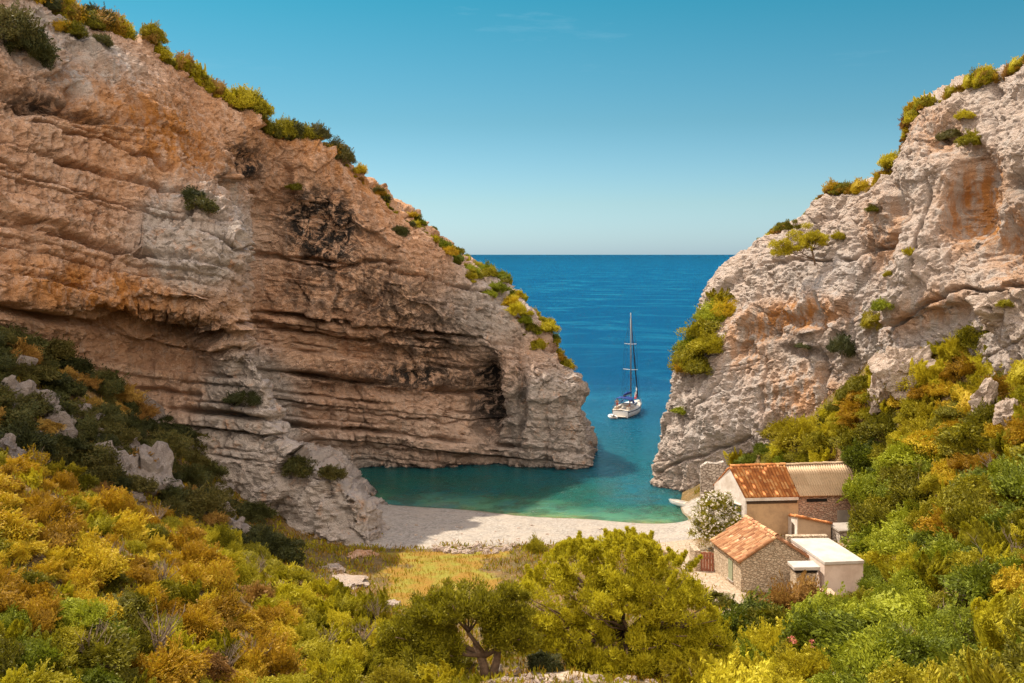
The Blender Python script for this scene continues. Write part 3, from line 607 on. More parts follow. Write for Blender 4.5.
def tile_material(name, c1, c2, c3):
    m, n, l, b = mat(name); p = pos(n)
    at = N(n, 'ShaderNodeAttribute', attribute_name='tone'); sp = n.new('ShaderNodeSeparateColor'); l.new(at.outputs['Color'], sp.inputs[0])
    r = ramp(n, [(0.0, c1), (0.55, c2), (1.0, c3)]); l.new(sp.outputs[0], r.inputs[0])
    c = mix(n, l, math_n(n, l, 'MULTIPLY', ramp_out(n, l, noise_n(n, l, 3.5, 7, 0.7, p), 0.52, 0.72), 0.55), r.outputs[0], (0.20, 0.15, 0.10))
    l.new(c, b.inputs['Base Color']); b.inputs['Roughness'].default_value = 0.85; b.inputs['Specular IOR Level'].default_value = 0.2
    return m
M_STONE = stone_material('field_stone', (0.42, 0.30, 0.20), (0.62, 0.49, 0.35), (0.40, 0.30, 0.20), 4.6)
M_STONE2 = stone_material('reddish_stone', (0.38, 0.22, 0.15), (0.52, 0.36, 0.26), (0.36, 0.24, 0.17), 4.0)
M_RUIN = stone_material('grey_stone', (0.36, 0.30, 0.25), (0.52, 0.45, 0.38), (0.22, 0.17, 0.13), 3.0)
M_WHITE = plaster_material('whitewash', (0.72, 0.65, 0.58), (0.46, 0.37, 0.29), 0.75)
M_PINKW = plaster_material('pinkish_whitewash', (0.70, 0.56, 0.47), (0.46, 0.33, 0.25), 0.6)
M_BROWN = plaster_material('brown_plaster', (0.52, 0.34, 0.19), (0.30, 0.19, 0.11), 0.7)
M_TAN = plaster_material('tan_plaster', (0.46, 0.32, 0.21), (0.30, 0.21, 0.14), 0.5)
M_CONC = plaster_material('grey_concrete', (0.36, 0.31, 0.26), (0.22, 0.18, 0.14), 0.6)
M_FLAT = plaster_material('white_roof_screed', (0.50, 0.445, 0.39), (0.38, 0.32, 0.26), 0.7)
M_TILE = tile_material('orange_roof_tile', (0.32, 0.11, 0.035), (0.52, 0.20, 0.06), (0.62, 0.34, 0.14))
M_TILE2 = tile_material('weathered_roof_tile', (0.33, 0.15, 0.075), (0.48, 0.23, 0.11), (0.58, 0.36, 0.19))
M_SHEET = tile_material('corrugated_fibre_cement', (0.44, 0.30, 0.18), (0.54, 0.38, 0.24), (0.62, 0.46, 0.30))
M_WOODG = simple('green_grey_shutter', (0.26, 0.27, 0.17), 0.7, 0.2, 8)
M_WOODB = simple('dark_green_paint', (0.03, 0.06, 0.055), 0.6, 0.2, 8)
M_WOODR = simple('red_brown_wood', (0.30, 0.11, 0.06), 0.75, 0.3, 8)
M_DARKW = simple('dark_timber', (0.06, 0.035, 0.02), 0.8, 0.3, 8)
M_BLACK = simple('dark_opening', (0.012, 0.010, 0.009), 0.9, 0.1, 8)

def roof_sheet(name, e0, e1, r1, r0, nx, ny, amp, matl, parent, seed, step=0.04, jitter=0.02, per=8, sheets=False):
    """tiled or corrugated slope: e0-e1 along the eave, r0-r1 along the ridge; real undulating geometry with an underside"""
    e0, e1, r0, r1 = [np.array(v[:]) for v in (e0, e1, r0, r1)]
    nrm = np.cross(e1 - e0, r0 - e0); nrm /= np.linalg.norm(nrm)
    if nrm[2] < 0: nrm = -nrm
    rg = np.random.default_rng(seed); U = np.linspace(0, 1, nx * per + 1)
    Vv = np.sort(np.concatenate([np.arange(ny) / ny + 1e-4, (np.arange(ny) + 1) / ny - 1e-4])); jt = rg.normal(0, jitter, (ny + 1, nx + 1)); tn = rg.random((ny + 1, nx + 1))
    rows, tones = [], []
    for v in Vv:
        j = min(int(v * ny), ny - 1); fv = v * ny - j
        i = np.minimum((U * nx).astype(int), nx - 1); fu = U * nx - i
        if sheets: h = amp * np.sin(2 * np.pi * U * nx) ; tone = tn[j, i // 6] * 0.6 + 0.2 + 0 * U
        else:
            h = amp * (np.abs(np.sin(np.pi * fu)) ** 0.8) + jt[j, i]; tone = np.where(fu < 0.22, 0.15 * tn[j, i], tn[j, i])
        h = h + step * (1 - fv)
        q = e0 + (e1 - e0) * U[:, None]; w = r0 + (r1 - r0) * U[:, None]
        along = q * (1 - v) + w * v
        sag = 0.05 * math.sin(math.pi * v) * np.sin(np.pi * U)
        rows.append(along + nrm * (h - sag)[:, None]); tones.append(tone)
    top = np.array(rows); nr, nc = top.shape[:2]
    bot = top.copy(); 
    for k, v in enumerate(Vv): bot[k] = (e0 + (e1 - e0) * U[:, None]) * (1 - v) + (r0 + (r1 - r0) * U[:, None]) * v - nrm * 0.09
    vs = np.concatenate([top.reshape(-1, 3), bot.reshape(-1, 3)]); f = grid_faces(nr, nc); f2 = f[:, ::-1] + nr * nc
    idx = np.arange(nr * nc).reshape(nr, nc); ring = np.concatenate([idx[0, :], idx[1:, -1], idx[-1, -2::-1], idx[-2:0:-1, 0]])
    rn = np.roll(ring, -1); side = np.stack([ring, ring + nr * nc, rn + nr * nc, rn], -1)
    t = np.concatenate([np.array(tones).ravel()] * 2); 
    return mesh_np(name, vs, np.concatenate([f, f2, side]), matl, parent, False, {'tone': np.stack([t, t, t], -1)})
def ridge_tiles(name, a, b, n, matl, parent, r=0.13, seed=0):
    mb = []; a, b = np.array(a[:]), np.array(b[:]); d = (b - a) / n; w = np.array([d[1], -d[0], 0]); w /= np.linalg.norm(w); up = np.array([0, 0, 1.0])
    V, Fc, T = [], [], []; rg = random.Random(seed)
    for k in range(n):
        p0, p1 = a + d * k, a + d * (k + 1.12); t = rg.random(); lift = rg.uniform(-.02, .02)
        base = len(V)
        for q, rr in ((p0, r), (p1, r * 0.85)):
            for th in np.linspace(0, math.pi, 7): V.append(q + w * rr * math.cos(th) + up * (rr * math.sin(th) + lift - 0.03)); T.append((t, t, t))
        for i in range(6): Fc.append((base + i, base + i + 1, base + 8 + i, base + 7 + i))
    return mesh_np(name, V, Fc, matl, parent, True, {'tone': T})
Z3 = Vector((0, 0, 1))
def gable_body(mb, NL, NR, FR, FL, rn, rf, z0):
    """solid with a gable at NL-NR and FL-FR; corners at eave height, rn/rf the ridge ends"""
    bm = mb.bm; low = [bm.verts.new(Vector((p.x, p.y, z0))) for p in (NL, NR, FR, FL)]; e = [bm.verts.new(p) for p in (NL, NR, FR, FL)]; a, b = bm.verts.new(rn), bm.verts.new(rf)
    bm.faces.new(low[::-1]); bm.faces.new((low[0], low[1], e[1], a, e[0])); bm.faces.new((low[2], low[3], e[3], b, e[2]))
    bm.faces.new((low[1], low[2], e[2], e[1])); bm.faces.new((low[3], low[0], e[0], e[3])); bm.faces.new((e[0], a, b, e[3])); bm.faces.new((e[1], e[2], b, a))
    return mb
def on_wall(root, name, matl, A, B, u0, u1, z0, z1, out=0.03, deep=0.05, label=None):
    """panel proud of the wall plane through A-B (plan); u along the wall in metres"""
    d = Vector((B.x - A.x, B.y - A.y, 0)).normalized(); n = Vector((d.y, -d.x, 0))
    q = [Vector((A.x, A.y, 0)) + d * u for u in (u0, u1)]
    b = [q[0] - n * deep, q[1] - n * deep, q[1] + n * out, q[0] + n * out]
    o = MB().hexa([v + Z3 * z0 for v in b], [v + Z3 * z1 for v in b]).build(name, matl, None, 0.01); worldparent(o, root)
    if label: o['label'] = label
    return o

# --- front cottage of rubble stone
NL, NR, FR, FL = Vector((14.2, 62.0, 5.06)), Vector((18.62, 62.4, 5.06)), Vector((17.85, 66.9, 5.06)), Vector((13.4, 66.4, 5.06))
rn, rf = Vector((16.42, 62.2, 6.46)), Vector((15.6, 66.6, 6.46))
cot = empty('stone_cottage', (16, 64.5, 2.9), 0, 'small rubble stone cottage with weathered terracotta tiled gable roof', 'house')
worldparent(gable_body(MB(), NL, NR, FR, FL, rn, rf, 2.2).build('wall', M_STONE), cot)
def off(p, v): return p + Vector(v)
ov = 0.16; dn = -0.11
rl = worldparent(roof_sheet('roof', off(FL, (-.22, .12, dn)), off(NL, (-.2, -.15, dn)), off(rn, (0.02, -.15, 0.03)), off(rf, (0.02, .12, 0.03)), 19, 9, 0.075, M_TILE2, None, 3), cot)
rr = worldparent(roof_sheet('roof', off(NR, (.22, -.15, dn)), off(FR, (.22, .12, dn)), off(rf, (.02, .12, 0.03)), off(rn, (.02, -.15, 0.03)), 19, 9, 0.075, M_TILE2, None, 4), cot)
rg_ = worldparent(ridge_tiles('ridge_cap', off(rn, (.02, -.16, .09)), off(rf, (.02, .12, .09)), 12, M_TILE2, None, 0.15, 5), cot)
sh = on_wall(cot, 'window_shutter', M_WOODG, FL, NL, 2.55, 3.2, 3.35, 4.65, 0.05)
fr_ = on_wall(cot, 'window_frame', M_STONE, FL, NL, 2.43, 3.32, 4.65, 4.78, 0.07)
on_wall(cot, 'window_sill', M_CONC, FL, NL, 2.43, 3.32, 3.27, 3.35, 0.09)

# --- wooden yard gate between stone posts beside it
gt = empty('yard_gate', (12.9, 67.3, 2.5), 0, 'red brown plank gate hung on a stone post beside the stone cottage', 'gate')
g0, g1 = Vector((12.55, 66.7, 0)), Vector((13.45, 66.5, 0))
for k in range(5):
    d = (g1 - g0) / 5; q0, q1 = g0 + d * (k + .04), g0 + d * (k + .96); n = Vector((d.y, -d.x, 0)).normalized() * 0.03
    mbx = MB().hexa([v + Z3 * 2.4 for v in (q0 - n, q1 - n, q1 + n, q0 + n)], [v + Z3 * (4.15 + 0.04 * (k % 2)) for v in (q0 - n, q1 - n, q1 + n, q0 + n)]) if k == 0 else mbx.hexa([v + Z3 * 2.4 for v in (q0 - n, q1 - n, q1 + n, q0 + n)], [v + Z3 * (4.15 + 0.04 * (k % 2)) for v in (q0 - n, q1 - n, q1 + n, q0 + n)])
worldparent(mbx.build('gate_leaf', M_WOODR, None, .005), gt)
worldparent(MB().box((12.98, 66.53, 2.9), (0.9, 0.05, .1), -.22).box((12.98, 66.53, 3.8), (0.9, 0.05, .1), -.22).build('crossbar', M_WOODR, None), gt)
worldparent(MB().box((12.3, 67.2, 3.3), (0.42, 1.3, 2.0), .1).build('post', M_STONE, None, .04), gt)

# --- long house: whitewashed gable, tiled half and corrugated half
NLb, NRb, FRb, FLb = Vector((17.6, 75.2, 5.9)), Vector((26.35, 76.0, 5.9)), Vector((26.0, 80.6, 5.9)), Vector((16.0, 78.7, 5.9))
rLb, rRb = Vector((16.85, 77.0, 7.62)), Vector((26.3, 78.55, 7.62))
tm = 0.462
def lerp(a, b, t): return a + (b - a) * t
Mn, Mf, Mr = lerp(NLb, NRb, tm), lerp(FLb, FRb, tm), lerp(rLb, rRb, tm)
lh = empty('long_house', (21.5, 77.5, 2.9), 0, 'long cottage with white gable, half orange tiled and half corrugated roof', 'house')
def ridge_body(mb, a0, a1, b1, b0, r0, r1, z0):
    """solid between two gable lines a0-b0 (with ridge r0) and a1-b1 (with ridge r1)"""
    return gable_body(mb, a0, b0, b1, a1, r0, r1, z0)
w1 = worldparent(ridge_body(MB(), NLb, Mn, Mf, FLb, rLb, Mr, 1.8).build('wall', M_BROWN), lh); w1['label'] = 'brown plastered front wall under the tiles'
w2 = worldparent(ridge_body(MB(), off(Mn, (.004, .03, 0)), NRb, FRb, Mf, Mr, rRb, 1.8).build('wall', M_STONE2), lh); w2['label'] = 'reddish rubble wall under the corrugated roof'
# whitewashed gable skin, 6 cm thick, standing on the seaward end
gd = (NLb - FLb).normalized(); gn = Vector((-abs(gd.y), gd.x, 0)).normalized(); gn = gn if gn.x < 0 else -gn
gp = [Vector((FLb.x, FLb.y, 1.8)), Vector((NLb.x, NLb.y, 1.8)), NLb, rLb, FLb]
w3 = worldparent(MB().plate([p + gn * 0.003 for p in gp], gn, 0.07).build('gable_wall', M_WHITE), lh)
s1 = roof_sheet('roof', off(NLb, (-.12, -.22, -.12)), off(Mn, (0, -.22, -.12)), off(Mr, (0, 0, .03)), off(rLb, (-.12, 0, .03)), 17, 9, 0.085, M_TILE, None, 11, .05, .025)
s1['label'] = 'bright orange barrel tiled half of the roof'; worldparent(s1, lh)
worldparent(roof_sheet('roof', off(FLb, (-.12, .22, -.12)), off(Mf, (0, .22, -.12)), off(Mr, (0, 0.02, .03)), off(rLb, (-.12, 0.02, .03)), 17, 9, 0.085, M_TILE, None, 12), lh)
s2 = roof_sheet('roof', off(Mn, (0.03, -.26, -.10)), off(NRb, (.22, -.26, -.10)), off(rRb, (.2, 0, .05)), off(Mr, (0.03, 0, .05)), 26, 3, 0.035, M_SHEET, None, 13, .05, 0, 6, True)
s2['label'] = 'tan corrugated sheet half of the roof'; worldparent(s2, lh)
worldparent(roof_sheet('roof', off(Mf, (0.03, .26, -.10)), off(FRb, (.22, .26, -.10)), off(rRb, (.2, 0.02, .05)), off(Mr, (0.03, .02, .05)), 26, 3, 0.035, M_SHEET, None, 14, .05, 0, 6, True), lh)
worldparent(ridge_tiles('ridge_cap', off(rLb, (-.1, 0, .1)), off(Mr, (0, 0, .1)), 11, M_TILE, None, .15, 6), lh)
worldparent(ridge_tiles('ridge_cap', off(Mr, (0.06, 0, .09)), off(rRb, (.2, 0, .09)), 14, M_SHEET, None, .12, 7), lh)
on_wall(lh, 'cornice', M_WHITE, NLb, NRb, -0.1, 4.02, 5.48, 5.72, 0.16, 0.02)
on_wall(lh, 'lintel', M_DARKW, NLb, NRb, 0.02, 3.95, 5.24, 5.44, 0.05, 0.02)
pil_ = on_wall(lh, 'corner_pilaster', M_WHITE, NLb, NRb, -0.06, 0.06, 1.9, 5.47, 0.03, 0.02)
on_wall(lh, 'ventilation_slit', M_BLACK, NLb, NRb, 4.7, 6.3, 5.28, 5.5, 0.012, 0.02)
on_wall(lh, 'repair_patch', M_CONC, NLb, NRb, 7.1, 8.7, 3.2, 4.6, 0.02, 0.02)
wA = on_wall(lh, 'window', M_WOODB, FLb, NLb, 2.45, 3.25, 3.7, 5.0, 0.11, -0.02)
on_wall(lh, 'window_frame', M_WHITE, FLb, NLb, 2.38, 3.32, 5.0, 5.08, 0.14, -0.02)
on_wall(lh, 'window_sill', M_CONC, FLb, NLb, 2.38, 3.32, 3.62, 3.7, 0.16, -0.02)

# --- lean-to shed with a red tiled edge against the long house
sd = empty('lean_to_shed', (23.4, 73.6, 3.1), 0, 'low lean-to shed with thin red roof edge and dark doorway', 'shed')
a0, a1 = Vector((20.75, 72.6, 0)), Vector((23.25, 72.9, 0)); b0, b1 = Vector((20.9, 75.45, 0)), Vector((23.35, 75.6, 0))
zt0, zt1 = 4.95, 4.35
worldparent(MB().hexa([v + Z3 * 2.2 for v in (a0, a1, b1, b0)], [a0 + Z3 * zt0, a1 + Z3 * zt1, b1 + Z3 * (zt1 - .6), b0 + Z3 * (zt0 - .6)]).build('wall', M_TAN, None), sd)
worldparent(MB().plate([Vector((20.75, 72.6, 2.2)), Vector((20.9, 75.45, 2.2)), Vector((20.9, 75.45, zt0 - .6)), Vector((20.75, 72.6, zt0))], (-1, .05, 0), .06).build('side_wall', M_WHITE, None), sd)
worldparent(roof_sheet('roof', off(a0 + Z3 * (zt0 + .1), (-.15, -.15, 0)), off(b0 + Z3 * (zt0 - .5), (-.15, -.35, 0)), off(b1 + Z3 * (zt1 - .5), (.1, -.35, 0)), off(a1 + Z3 * (zt1 + .1), (.1, -.15, 0)), 13, 6, 0.07, M_TILE, None, 21), sd)
on_wall(sd, 'doorway', M_DARKW, Vector((20.9, 75.45, 0)), Vector((20.75, 72.6, 0)), 1.2, 2.1, 2.4, 4.15, 0.08, -0.05)
# --- concrete cistern beside the shed
ci = empty('stone_cistern', (24.6, 72.8, 3.1), 0, 'low stone cistern with flat grey concrete lid beside the lean-to shed', 'cistern')
worldparent(MB().box((24.35, 72.7, 3.1), (1.9, 1.9, 2.0), .1).build('wall', M_RUIN, None, .03), ci)
worldparent(MB().box((24.35, 72.7, 4.17), (2.1, 2.1, .14), .1).build('lid', M_CONC, None, .02), ci)

# --- flat roofed white hut
ht = empty('flat_roofed_hut', (19.6, 62.5, 2.9), 0, 'whitewashed hut with flat white concrete roof behind the stone cottage', 'hut')
h4 = [Vector((18.75, 60.0, 0)), Vector((21.25, 60.3, 0)), Vector((20.62, 65.1, 0)), Vector((18.1, 65.0, 0))]
hb = [lerp(v, Vector((19.6, 62.5, 0)), .03) for v in h4]
worldparent(MB().hexa([v + Z3 * 2.2 for v in hb], [v + Z3 * 5.36 for v in hb]).build('wall', M_PINKW, None), ht)
worldparent(MB().slab([v + Z3 * 5.55 for v in h4], .19).build('roof', M_FLAT, None, .02), ht)
kb = MB().box((19.25, 65.35, 5.3), (2.7, .4, .75), .03)
tag(kb.build('parapet_wall', M_STONE, None, .03), 'short stone parapet wall along the back of the flat roofed hut', 'wall')
wc = empty('water_tank', (17.9, 59.6, 2.9), 0, 'squat stone water tank with thick white slab between cottage and hut', 'tank')
worldparent(MB().box((17.65, 60.55, 3.6), (1.3, 1.0, 2.6), .05).build('wall', M_STONE, None, .03), wc)
worldparent(MB().box((17.65, 60.5, 5.18), (1.6, 1.25, .20), .05).build('lid', M_FLAT, None, .02), wc)
worldparent(MB().box((17.66, 60.5, 4.99), (1.34, 1.04, .17), .05).build('gap', M_BLACK, None), wc)
lw = MB().box((18.55, 58.6, 3.3), (.7, 1.2, 1.9), .05)
tag(lw.build('garden_wall', M_TAN, None, .04), 'stub of plastered garden wall in front of the flat roofed hut', 'wall')

# --- ruined stone wall behind the long house
rb = bmesh.new(); prof = [(0, 2.0), (0.0, 6.2), (.5, 6.6), (1.3, 6.5), (1.9, 6.7), (2.4, 6.1), (2.4, 2.0)]
va = [rb.verts.new((15.75 + x, 83.6 - .1 * x, z)) for x, z in prof]; vb_ = [rb.verts.new((15.75 + x + .1, 84.3 - .1 * x, z)) for x, z in prof]
rb.faces.new(va); rb.faces.new(vb_[::-1])
for i in range(len(prof)): rb.faces.new((va[i], vb_[i], vb_[(i + 1) % 7], va[(i + 1) % 7]))
mm = MB(); mm.bm.free(); mm.bm = rb
tag(mm.build('ruined_wall', M_RUIN), 'roofless grey stone ruin wall behind the white gable', 'wall')

# ------------------------------------------------------------------ boats
M_HULL = simple('white_hull_paint', (0.78, 0.76, 0.73), 0.35, 0.04, 2, 0, .5)
M_DECK = simple('cream_deck', (0.62, 0.54, 0.44), 0.6, 0.12, 3)
M_NAVY = simple('navy_canvas', (0.012, 0.035, 0.16), 0.8, 0.15, 3)
M_STRIPE = simple('dark_stripe', (0.02, 0.03, 0.06), 0.5, 0.1, 3)
M_ALU = simple('mast_alloy', (0.20, 0.19, 0.19), 0.5, 0.1, 2, 0, .5, .3)
M_STEEL = simple('stainless_rail', (0.45, 0.45, 0.45), 0.3, 0.05, 2, 0, .5, .9)
M_RED = simple('red_cloth', (0.55, 0.05, 0.04), 0.8, 0.1, 2)
M_SAIL = simple('sail_cloth', (0.70, 0.66, 0.62), 0.8, 0.1, 2)
M_GREYT = simple('grey_rubber', (0.42, 0.42, 0.42), 0.6, 0.1, 3)
M_SKIN = simple('skin', (0.42, 0.22, 0.13), 0.6, 0.1, 6)
M_SWIM = simple('red_swimwear', (0.45, 0.06, 0.05), 0.8, 0.1, 6)
def hull_mesh(L, B, free, draft, mat_l, root, name='hull'):
    ns, nc = 21, 13; V = []
    for i in range(ns):
        t = i / (ns - 1); x = -L / 2 + L * t
        w = B / 2 * (0.74 + 0.26 * math.sin(min(t / 0.45, 1) * math.pi / 2)) * (1 - max(0, (t - 0.42) / 0.58) ** 2.1)
        fz = free * (1 + 0.30 * max(0, t - .3)); dz = draft * math.sin(math.pi * min(1, .15 + t * .85)) ** .7
        for k in range(nc):
            a = -1 + 2 * k / (nc - 1); y = w * math.copysign(abs(math.sin(a * math.pi / 2)) ** .75, a); z = fz - (fz + dz) * (1 - abs(a) ** 2.6)
            V.append((x + (0.25 * (z / free) if t > .9 else 0), y, z))
    Fc = list(grid_faces(ns, nc)); return mesh_np(name, V, Fc, mat_l, root, True)
YD = Vector((0.38, 0.925, 0)); ypos = P(629.5, 412.5, 152); ypos.z = 0
yaw = math.atan2(YD.y, YD.x)
yt = empty('sailing_yacht', ypos, yaw, 'white sailing yacht with bare mast and navy canopy anchored beyond the cove', 'yacht')
L, B, FB = 10.0, 3.4, 1.05
hull_mesh(L, B, FB, .45, M_HULL, yt)
def deck_outline(L, B, n=16, s=.97):
    pts = []
    for i in range(n):
        t = i / (n - 1); w = B / 2 * (0.74 + 0.26 * math.sin(min(t / 0.45, 1) * math.pi / 2)) * (1 - max(0, (t - 0.42) / 0.58) ** 2.1); pts.append((-L / 2 + L * t, w * s, FB * (1 + .3 * max(0, t - .3)) - .04))
    return pts
do = deck_outline(L, B); bm = bmesh.new(); ra = [bm.verts.new(p) for p in do]; rb2 = [bm.verts.new((p[0], -p[1], p[2])) for p in do]; cc = [bm.verts.new((p[0], 0, p[2] + .06)) for p in do]
for i in range(len(do) - 1):
    bm.faces.new((cc[i], cc[i + 1], ra[i + 1], ra[i])) ; bm.faces.new((rb2[i], rb2[i + 1], cc[i + 1], cc[i]))
bmesh.ops.remove_doubles(bm, verts=bm.verts, dist=.001); mm = MB(); mm.bm.free(); mm.bm = bm; mm.build('deck', M_DECK, yt)
MB().box((-L / 2 + .02, 0, .45), (.06, 2.3, .95)).build('transom', M_HULL, yt, .02)
MB().box((-L / 2 - .3, 0, .18), (.6, 1.9, .12)).build('bathing_platform', M_DECK, yt, .03)
MB().hexa([Vector(v) for v in ((-1.2, -1.1, 1.05), (2.9, -.6, 1.15), (2.9, .6, 1.15), (-1.2, 1.1, 1.05))], [Vector(v) for v in ((-1.1, -.95, 1.55), (2.3, -.45, 1.45), (2.3, .45, 1.45), (-1.1, .95, 1.55))]).build('cabin', M_HULL, yt, .08)
for s in (-1, 1): MB().hexa([Vector((-.8, s * 1.07, 1.2)), Vector((1.8, s * .78, 1.22)), Vector((1.8, s * .80, 1.22)), Vector((-.8, s * 1.11, 1.2))], [Vector((-.8, s * 1.01, 1.42)), Vector((1.8, s * .68, 1.38)), Vector((1.8, s * .72, 1.38)), Vector((-.8, s * 1.05, 1.42))]).build('cabin_window', M_STRIPE, yt)
MB().box((-3.0, .95, 1.2), (2.6, .45, .35)).build('cockpit_bench', M_DECK, yt, .04); MB().box((-3.0, -.95, 1.2), (2.6, .45, .35)).build('cockpit_bench', M_DECK, yt, .04)
def canopy(x0, x1, w, z, rise):
    V = []
    for x in np.linspace(x0, x1, 7):
        for a in np.linspace(-1, 1, 11): V.append((x, w * a, z + rise * (1 - abs(a) ** 2.6) + .12 * math.sin((x - x0) / (x1 - x0) * math.pi)))
    V = np.array(V); f = grid_faces(7, 11); return np.concatenate([V, V - [0, 0, .05]]), np.concatenate([f, f[:, ::-1] + 77])
v, f = canopy(-4.0, -1.7, 1.25, 2.35, .35); bi = mesh_np('bimini_canopy', v, f, M_NAVY, yt, True)
v, f = canopy(-1.5, -.5, 1.05, 1.6, .65); mesh_np('spray_hood', v, f, M_NAVY, yt, True)
mb = MB()
for x in (-3.9, -2.8, -1.8):
    for s in (-1, 1): mb.tube([(x, s * 1.2, 1.05), (x, s * 1.22, 2.4)], .025, 5)
mb.build('canopy_frame', M_STEEL, yt)
MT = 15.1; mx = .75
MB().tube([(mx, 0, 1.2), (mx, 0, MT * .6), (mx - .05, 0, MT)], [.12, .11, .08], 8).build('mast', M_ALU, yt, 0, True)
MB().tube([(mx - .1, 0, 2.75), (mx - 4.0, 0, 2.95)], .10, 8).build('boom', M_ALU, yt)
MB().tube([(mx - .3, 0, 2.98), (mx - 2, 0, 3.1), (mx - 3.9, 0, 3.08)], [.2, .19, .12], 8).build('furled_mainsail', M_NAVY, yt, 0, True)
for z, w in ((6.4, 1.15), (10.3, .95)): MB().tube([(mx - .25, -w, z + .1), (mx, 0, z), (mx - .25, w, z + .1)], .055, 6).build('spreader', M_SAIL, yt)
MB().tube([(L / 2 - .15, 0, 1.5), (mx + 2.2, 0, 7.5), (mx + .05, 0, MT - .8)], [.10, .11, .05], 7).build('furled_jib', M_STRIPE, yt, 0, True)
mb = MB()
for s in (-1, 1):
    mb.tube([(mx - .15, s * 1.6, 1.1), (mx - .25, s * 1.15, 6.5), (mx - .25, s * .95, 10.4), (mx, 0, MT - .3)], .018, 4); mb.tube([(mx - .2, s * 1.5, 1.1), (mx, 0, 6.4)], .014, 4)
mb.tube([(-L / 2 + .2, 0, 1.2), (mx, 0, MT)], .018, 4); mb.build('rigging', M_STRIPE, yt)
mb = MB(); rail = [(p[0], p[1], p[2]) for p in do[::2]] 
for s in (-1, 1):
    for p in rail[:-1]: mb.tube([(p[0], s * p[1], p[2]), (p[0], s * p[1], p[2] + .6)], .02, 4)
    mb.tube([(p[0], s * p[1], p[2] + .6) for p in rail], .015, 4); mb.tube([(p[0], s * p[1], p[2] + .32) for p in rail], .012, 4)
mb.build('guard_rail', M_STEEL, yt)
for s in (-1, 1):
    mesh_np('hull_stripe', *(lambda q: (q, grid_faces(2, 16)))(np.array([[(p[0], s * (p[1] / .97 + .01), p[2] - .16) for p in do], [(p[0], s * (p[1] / .97 - .005), p[2] - .30) for p in do]]).reshape(-1, 3)), M_STRIPE, yt)
# red and white cloth hanging at the fore stay
q = np.array([[(mx + 3.4 - .9 * u + .12 * math.sin(6 * u), .12 * math.sin(9 * u + w), 1.6 + 2.0 * w * (1 - .75 * u)) for u in np.linspace(0, 1, 9)] for w in np.linspace(0, 1, 6)]).reshape(-1, 3)
fo = mesh_np('hanging_sail', q, grid_faces(6, 9), [M_SAIL, M_RED], yt, True, None, [1 if (i // 8) in (0, 1, 2) and i % 8 > 2 else 0 for i in range(40)])
# tender
def to_y(v): return ypos + Matrix.Rotation(yaw, 3, 'Z') @ Vector(v)
td = empty('inflatable_dinghy', to_y((-5.7, 1.0, 0)), yaw + .5, 'small pale inflatable dinghy tied behind the yacht', 'dinghy')
td.scale = (.75, .75, .75)
MB().tube([(-1.3, .6, .22), (.5, .6, .24), (1.1, .38, .28), (1.35, 0, .30), (1.1, -.38, .28), (.5, -.6, .24), (-1.3, -.6, .22)], .23, 10).build('inflated_tube', M_HULL, td, 0, True)
MB().box((-.2, 0, .12), (2.3, 1.0, .08)).build('floor', M_GREYT, td, .02); MB().box((-.3, 0, .34), (.28, 1.0, .06)).build('thwart', M_DECK, td, .02)
mb = MB().box((-1.25, 0, .34), (.08, .9, .40)); mb.build('transom', M_DECK, td)
MB().hexa([Vector(v) for v in ((-1.55, -.13, .45), (-1.25, -.13, .45), (-1.25, .13, .45), (-1.55, .13, .45))], [Vector(v) for v in ((-1.6, -.1, .85), (-1.25, -.1, .78), (-1.25, .1, .78), (-1.6, .1, .85))]).build('outboard_motor', M_STRIPE, td, .03)

# people on the yacht: one body each, grown from a jointed skeleton
def person(loc, rz, pose, label, mats=(None,)):
    J = pose; names = list(J); me = bpy.data.meshes.new('person'); idx = {k: i for i, k in enumerate(names)}
    E = [(idx[a], idx[b]) for a, b in (('pelvis', 'chest'), ('chest', 'neck'), ('neck', 'head'), ('head', 'crown'), ('chest', 'ls'), ('ls', 'le'), ('le', 'lw'), ('lw', 'lh'), ('chest', 'rs'), ('rs', 're'), ('re', 'rw'), ('rw', 'rh'), ('pelvis', 'lt'), ('lt', 'lk'), ('lk', 'la'), ('la', 'lf'), ('pelvis', 'rt'), ('rt', 'rk'), ('rk', 'ra'), ('ra', 'rf'))]
    me.from_pydata([v[:3] for v in J.values()], E, []); me.materials.append(M_SKIN)
    o = bpy.data.objects.new('person', me); COL.objects.link(o); o.location = loc; o.rotation_euler = (0, 0, rz)
    md = o.modifiers.new('skin', 'SKIN'); me.skin_vertices.new() if not me.skin_vertices else None
    for i, k in enumerate(names): me.skin_vertices[0].data[i].radius = (J[k][3], J[k][3])
    me.skin_vertices[0].data[0].use_root = True
    o.modifiers.new('sub', 'SUBSURF').levels = 1; o.modifiers['sub'].render_levels = 2
    hair = mesh_np('hair', *ball(J['head'][:3], .115, (0, -.01, .035)), M_DARKW, o, True)
    sw = MB().tube([(J['pelvis'][0], J['pelvis'][1], J['pelvis'][2] - .13), (J['pelvis'][0], J['pelvis'][1], J['pelvis'][2] + .10)], [.175, .16], 10).build('swimwear', M_SWIM, o)
    return tag(o, label, 'person', 'people on the yacht')
